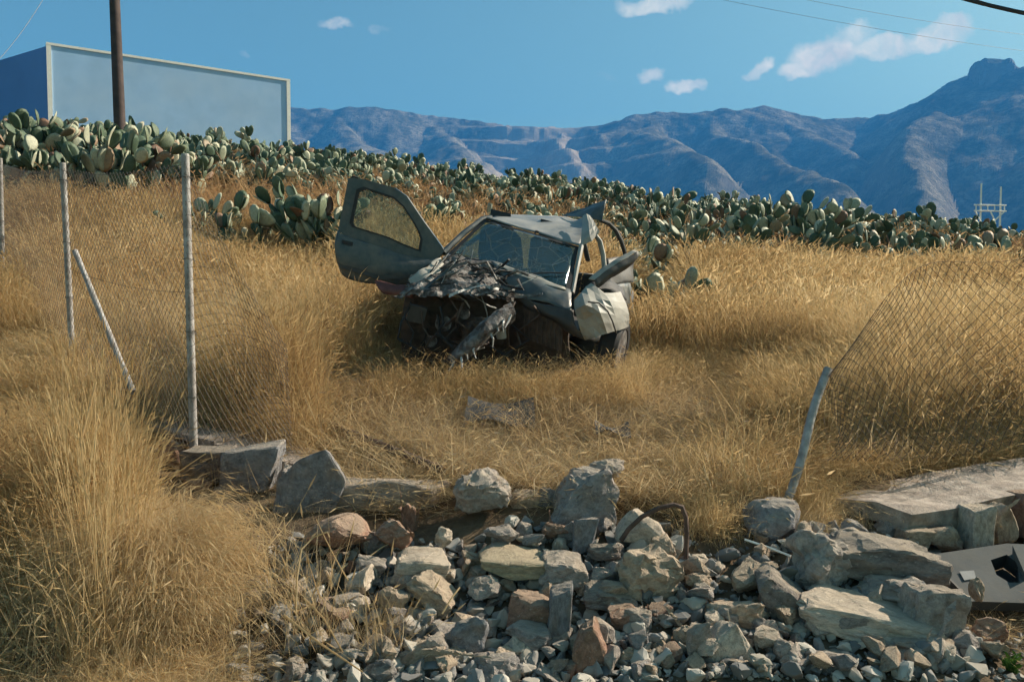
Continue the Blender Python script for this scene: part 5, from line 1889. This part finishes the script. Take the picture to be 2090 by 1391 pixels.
rs = random.Random(17)
for k in range(26):
    x0 = rs.uniform(430, 760); y0 = rs.uniform(1150, 1391)
    D0 = heap_depth(y0)
    a = rs.uniform(-2.9, -.3); L_ = rs.uniform(90, 230); cv = rs.uniform(-.9, .9)
    pts_ = []
    px, py = x0, y0
    for i in range(6):
        pts_.append(W(px, py, D0 + .05 * i) + Vector((0, 0, .02)))
        px += math.cos(a) * L_ / 5; py += math.sin(a) * L_ / 5 * .8
        a += cv / 5
    o = MB().tube(pts_, [.0045 * (1 - .6 * i / 5) for i in range(6)], 5).build('dry_stem', M['straw'], None, True)
    tag(o, 'thin dead stem curving over the dark soil left of the rubble heap', 'stem', 'thin dead stems left of the rubble heap')


# ------------------------------------------------------------------ gravel between the stones
GRAV = bpy.data.collections.new('gravel_sources')


def gravel():
    idx0 = len(SRC.objects)
    ks = []
    for i, t in enumerate(('S', 'G', 'T', 'P', 'G')):
        me = rock_mesh('chip', 700 + i, 9, 0, .5, 0)
        o = bpy.data.objects.new('%02d_chip' % len(SRC.objects), me)
        me.materials.clear(); me.materials.append(M['chip'])
        SRC.objects.link(o)
        ks.append(len(SRC.objects) - 1)
    pts = []
    for _ in range(2600):
        px = random.uniform(470, 2090); py = random.uniform(1055, 1440)
        if px > 1890 and py < 1260: continue
        if px < 660 and random.random() < .5: continue
        D = heap_depth(py)
        p = W(px, py, D)
        s = random.choice((.008, .012, .016, .022, .03, .04))
        pts.append((p.x, p.y, gz(p.x, p.y) + s * .25, random.choice(ks), random.uniform(-.6, .6), random.uniform(-.6, .6), random.uniform(0, 6.28), s * 1.2, s))
    frag = []
    for i in range(5):
        me = PROTO[i * 2].copy()
        me.materials.clear(); me.materials.append(M['chip'])
        o = bpy.data.objects.new('%02d_fragment' % len(SRC.objects), me)
        SRC.objects.link(o)
        frag.append(len(SRC.objects) - 1)
    big = []
    for _ in range(1500):
        px = random.uniform(480, 2000); py = random.uniform(1050, 1440)
        if px > 1880 and py < 1270: continue
        if px < 660 and random.random() < .4: continue
        if px < 600 and py < 1110: continue
        if 1400 < px < 1540 and py < 1120: continue
        p = W(px, py, heap_depth(py))
        s = random.choice((.035, .05, .065, .08, .10))
        big.append((p.x, p.y, gz(p.x, p.y) + s * random.uniform(.1, .5), random.choice(frag), random.uniform(-.7, .7), random.uniform(-.7, .7), random.uniform(0, 6.28), s * random.uniform(.9, 1.5), s * random.uniform(.6, 1.1)))
    scatter('rubble_fragments', big, 'countless small angular stone fragments filling the gaps between the rocks of the heap', 'rubble')
    scatter('gravel', pts, 'small broken stone chips and gravel between the rocks of the heap', 'gravel')


gravel()


# ------------------------------------------------------------------ little living plants
def weed(px, py, size, n, m, lab, name='green_weed', cat='weed', upright=.5, seed=1):
    p = on_ray(px, py, 2.6, 12)
    rr = random.Random(seed)
    e = thing(name, p, lab, cat)
    for i in range(n):
        V_, F_ = [], []
        az = rr.uniform(0, 6.28)
        L = size * rr.uniform(.6, 1.1)
        lean = rr.uniform(.1, upright)
        d = Vector((math.cos(az) * math.sin(lean), math.sin(az) * math.sin(lean), math.cos(lean)))
        b = p - Vector((0, 0, .02))
        mb = MB()
        st = [b + d * L * t + Vector((0, 0, -.12 * L * t * t * lean)) for t in (0, .35, .7, 1)]
        mb.tube(st, [.004, .0035, .003, .002], 5, False)
        for k in range(9):
            t = .25 + .75 * k / 8
            c = b + d * L * t + Vector((0, 0, -.12 * L * t * t * lean))
            la = rr.uniform(0, 6.28)
            ld = Vector((math.cos(la), math.sin(la), rr.uniform(.2, .9))).normalized()
            sd = ld.orthogonal().normalized()
            ll = size * rr.uniform(.22, .38)
            q = len(mb.v)
            mb.v += [c, c + ld * ll * .5 + sd * ll * .2, c + ld * ll, c + ld * ll * .5 - sd * ll * .2]
            mb.f.append((q, q + 1, q + 2, q + 3))
        mb.build('sprig', m, e)


weed(2066, 1372, .10, 9, M['weed'], 'bright green leafy weed in the bottom right corner', seed=3)
weed(1998, 1335, .06, 6, M['weed'], 'small green weed left of the corner weed below the torn bumper', seed=4)
weed(730, 588, .55, 5, M['yweed'], 'tall yellowish weed growing before the open car door', 'tall_weed', 'weed', .45, 5)
weed(790, 610, .5, 5, M['yweed'], 'tall yellowish weed growing below the right end of the car door', 'tall_weed', 'weed', .5, 6)
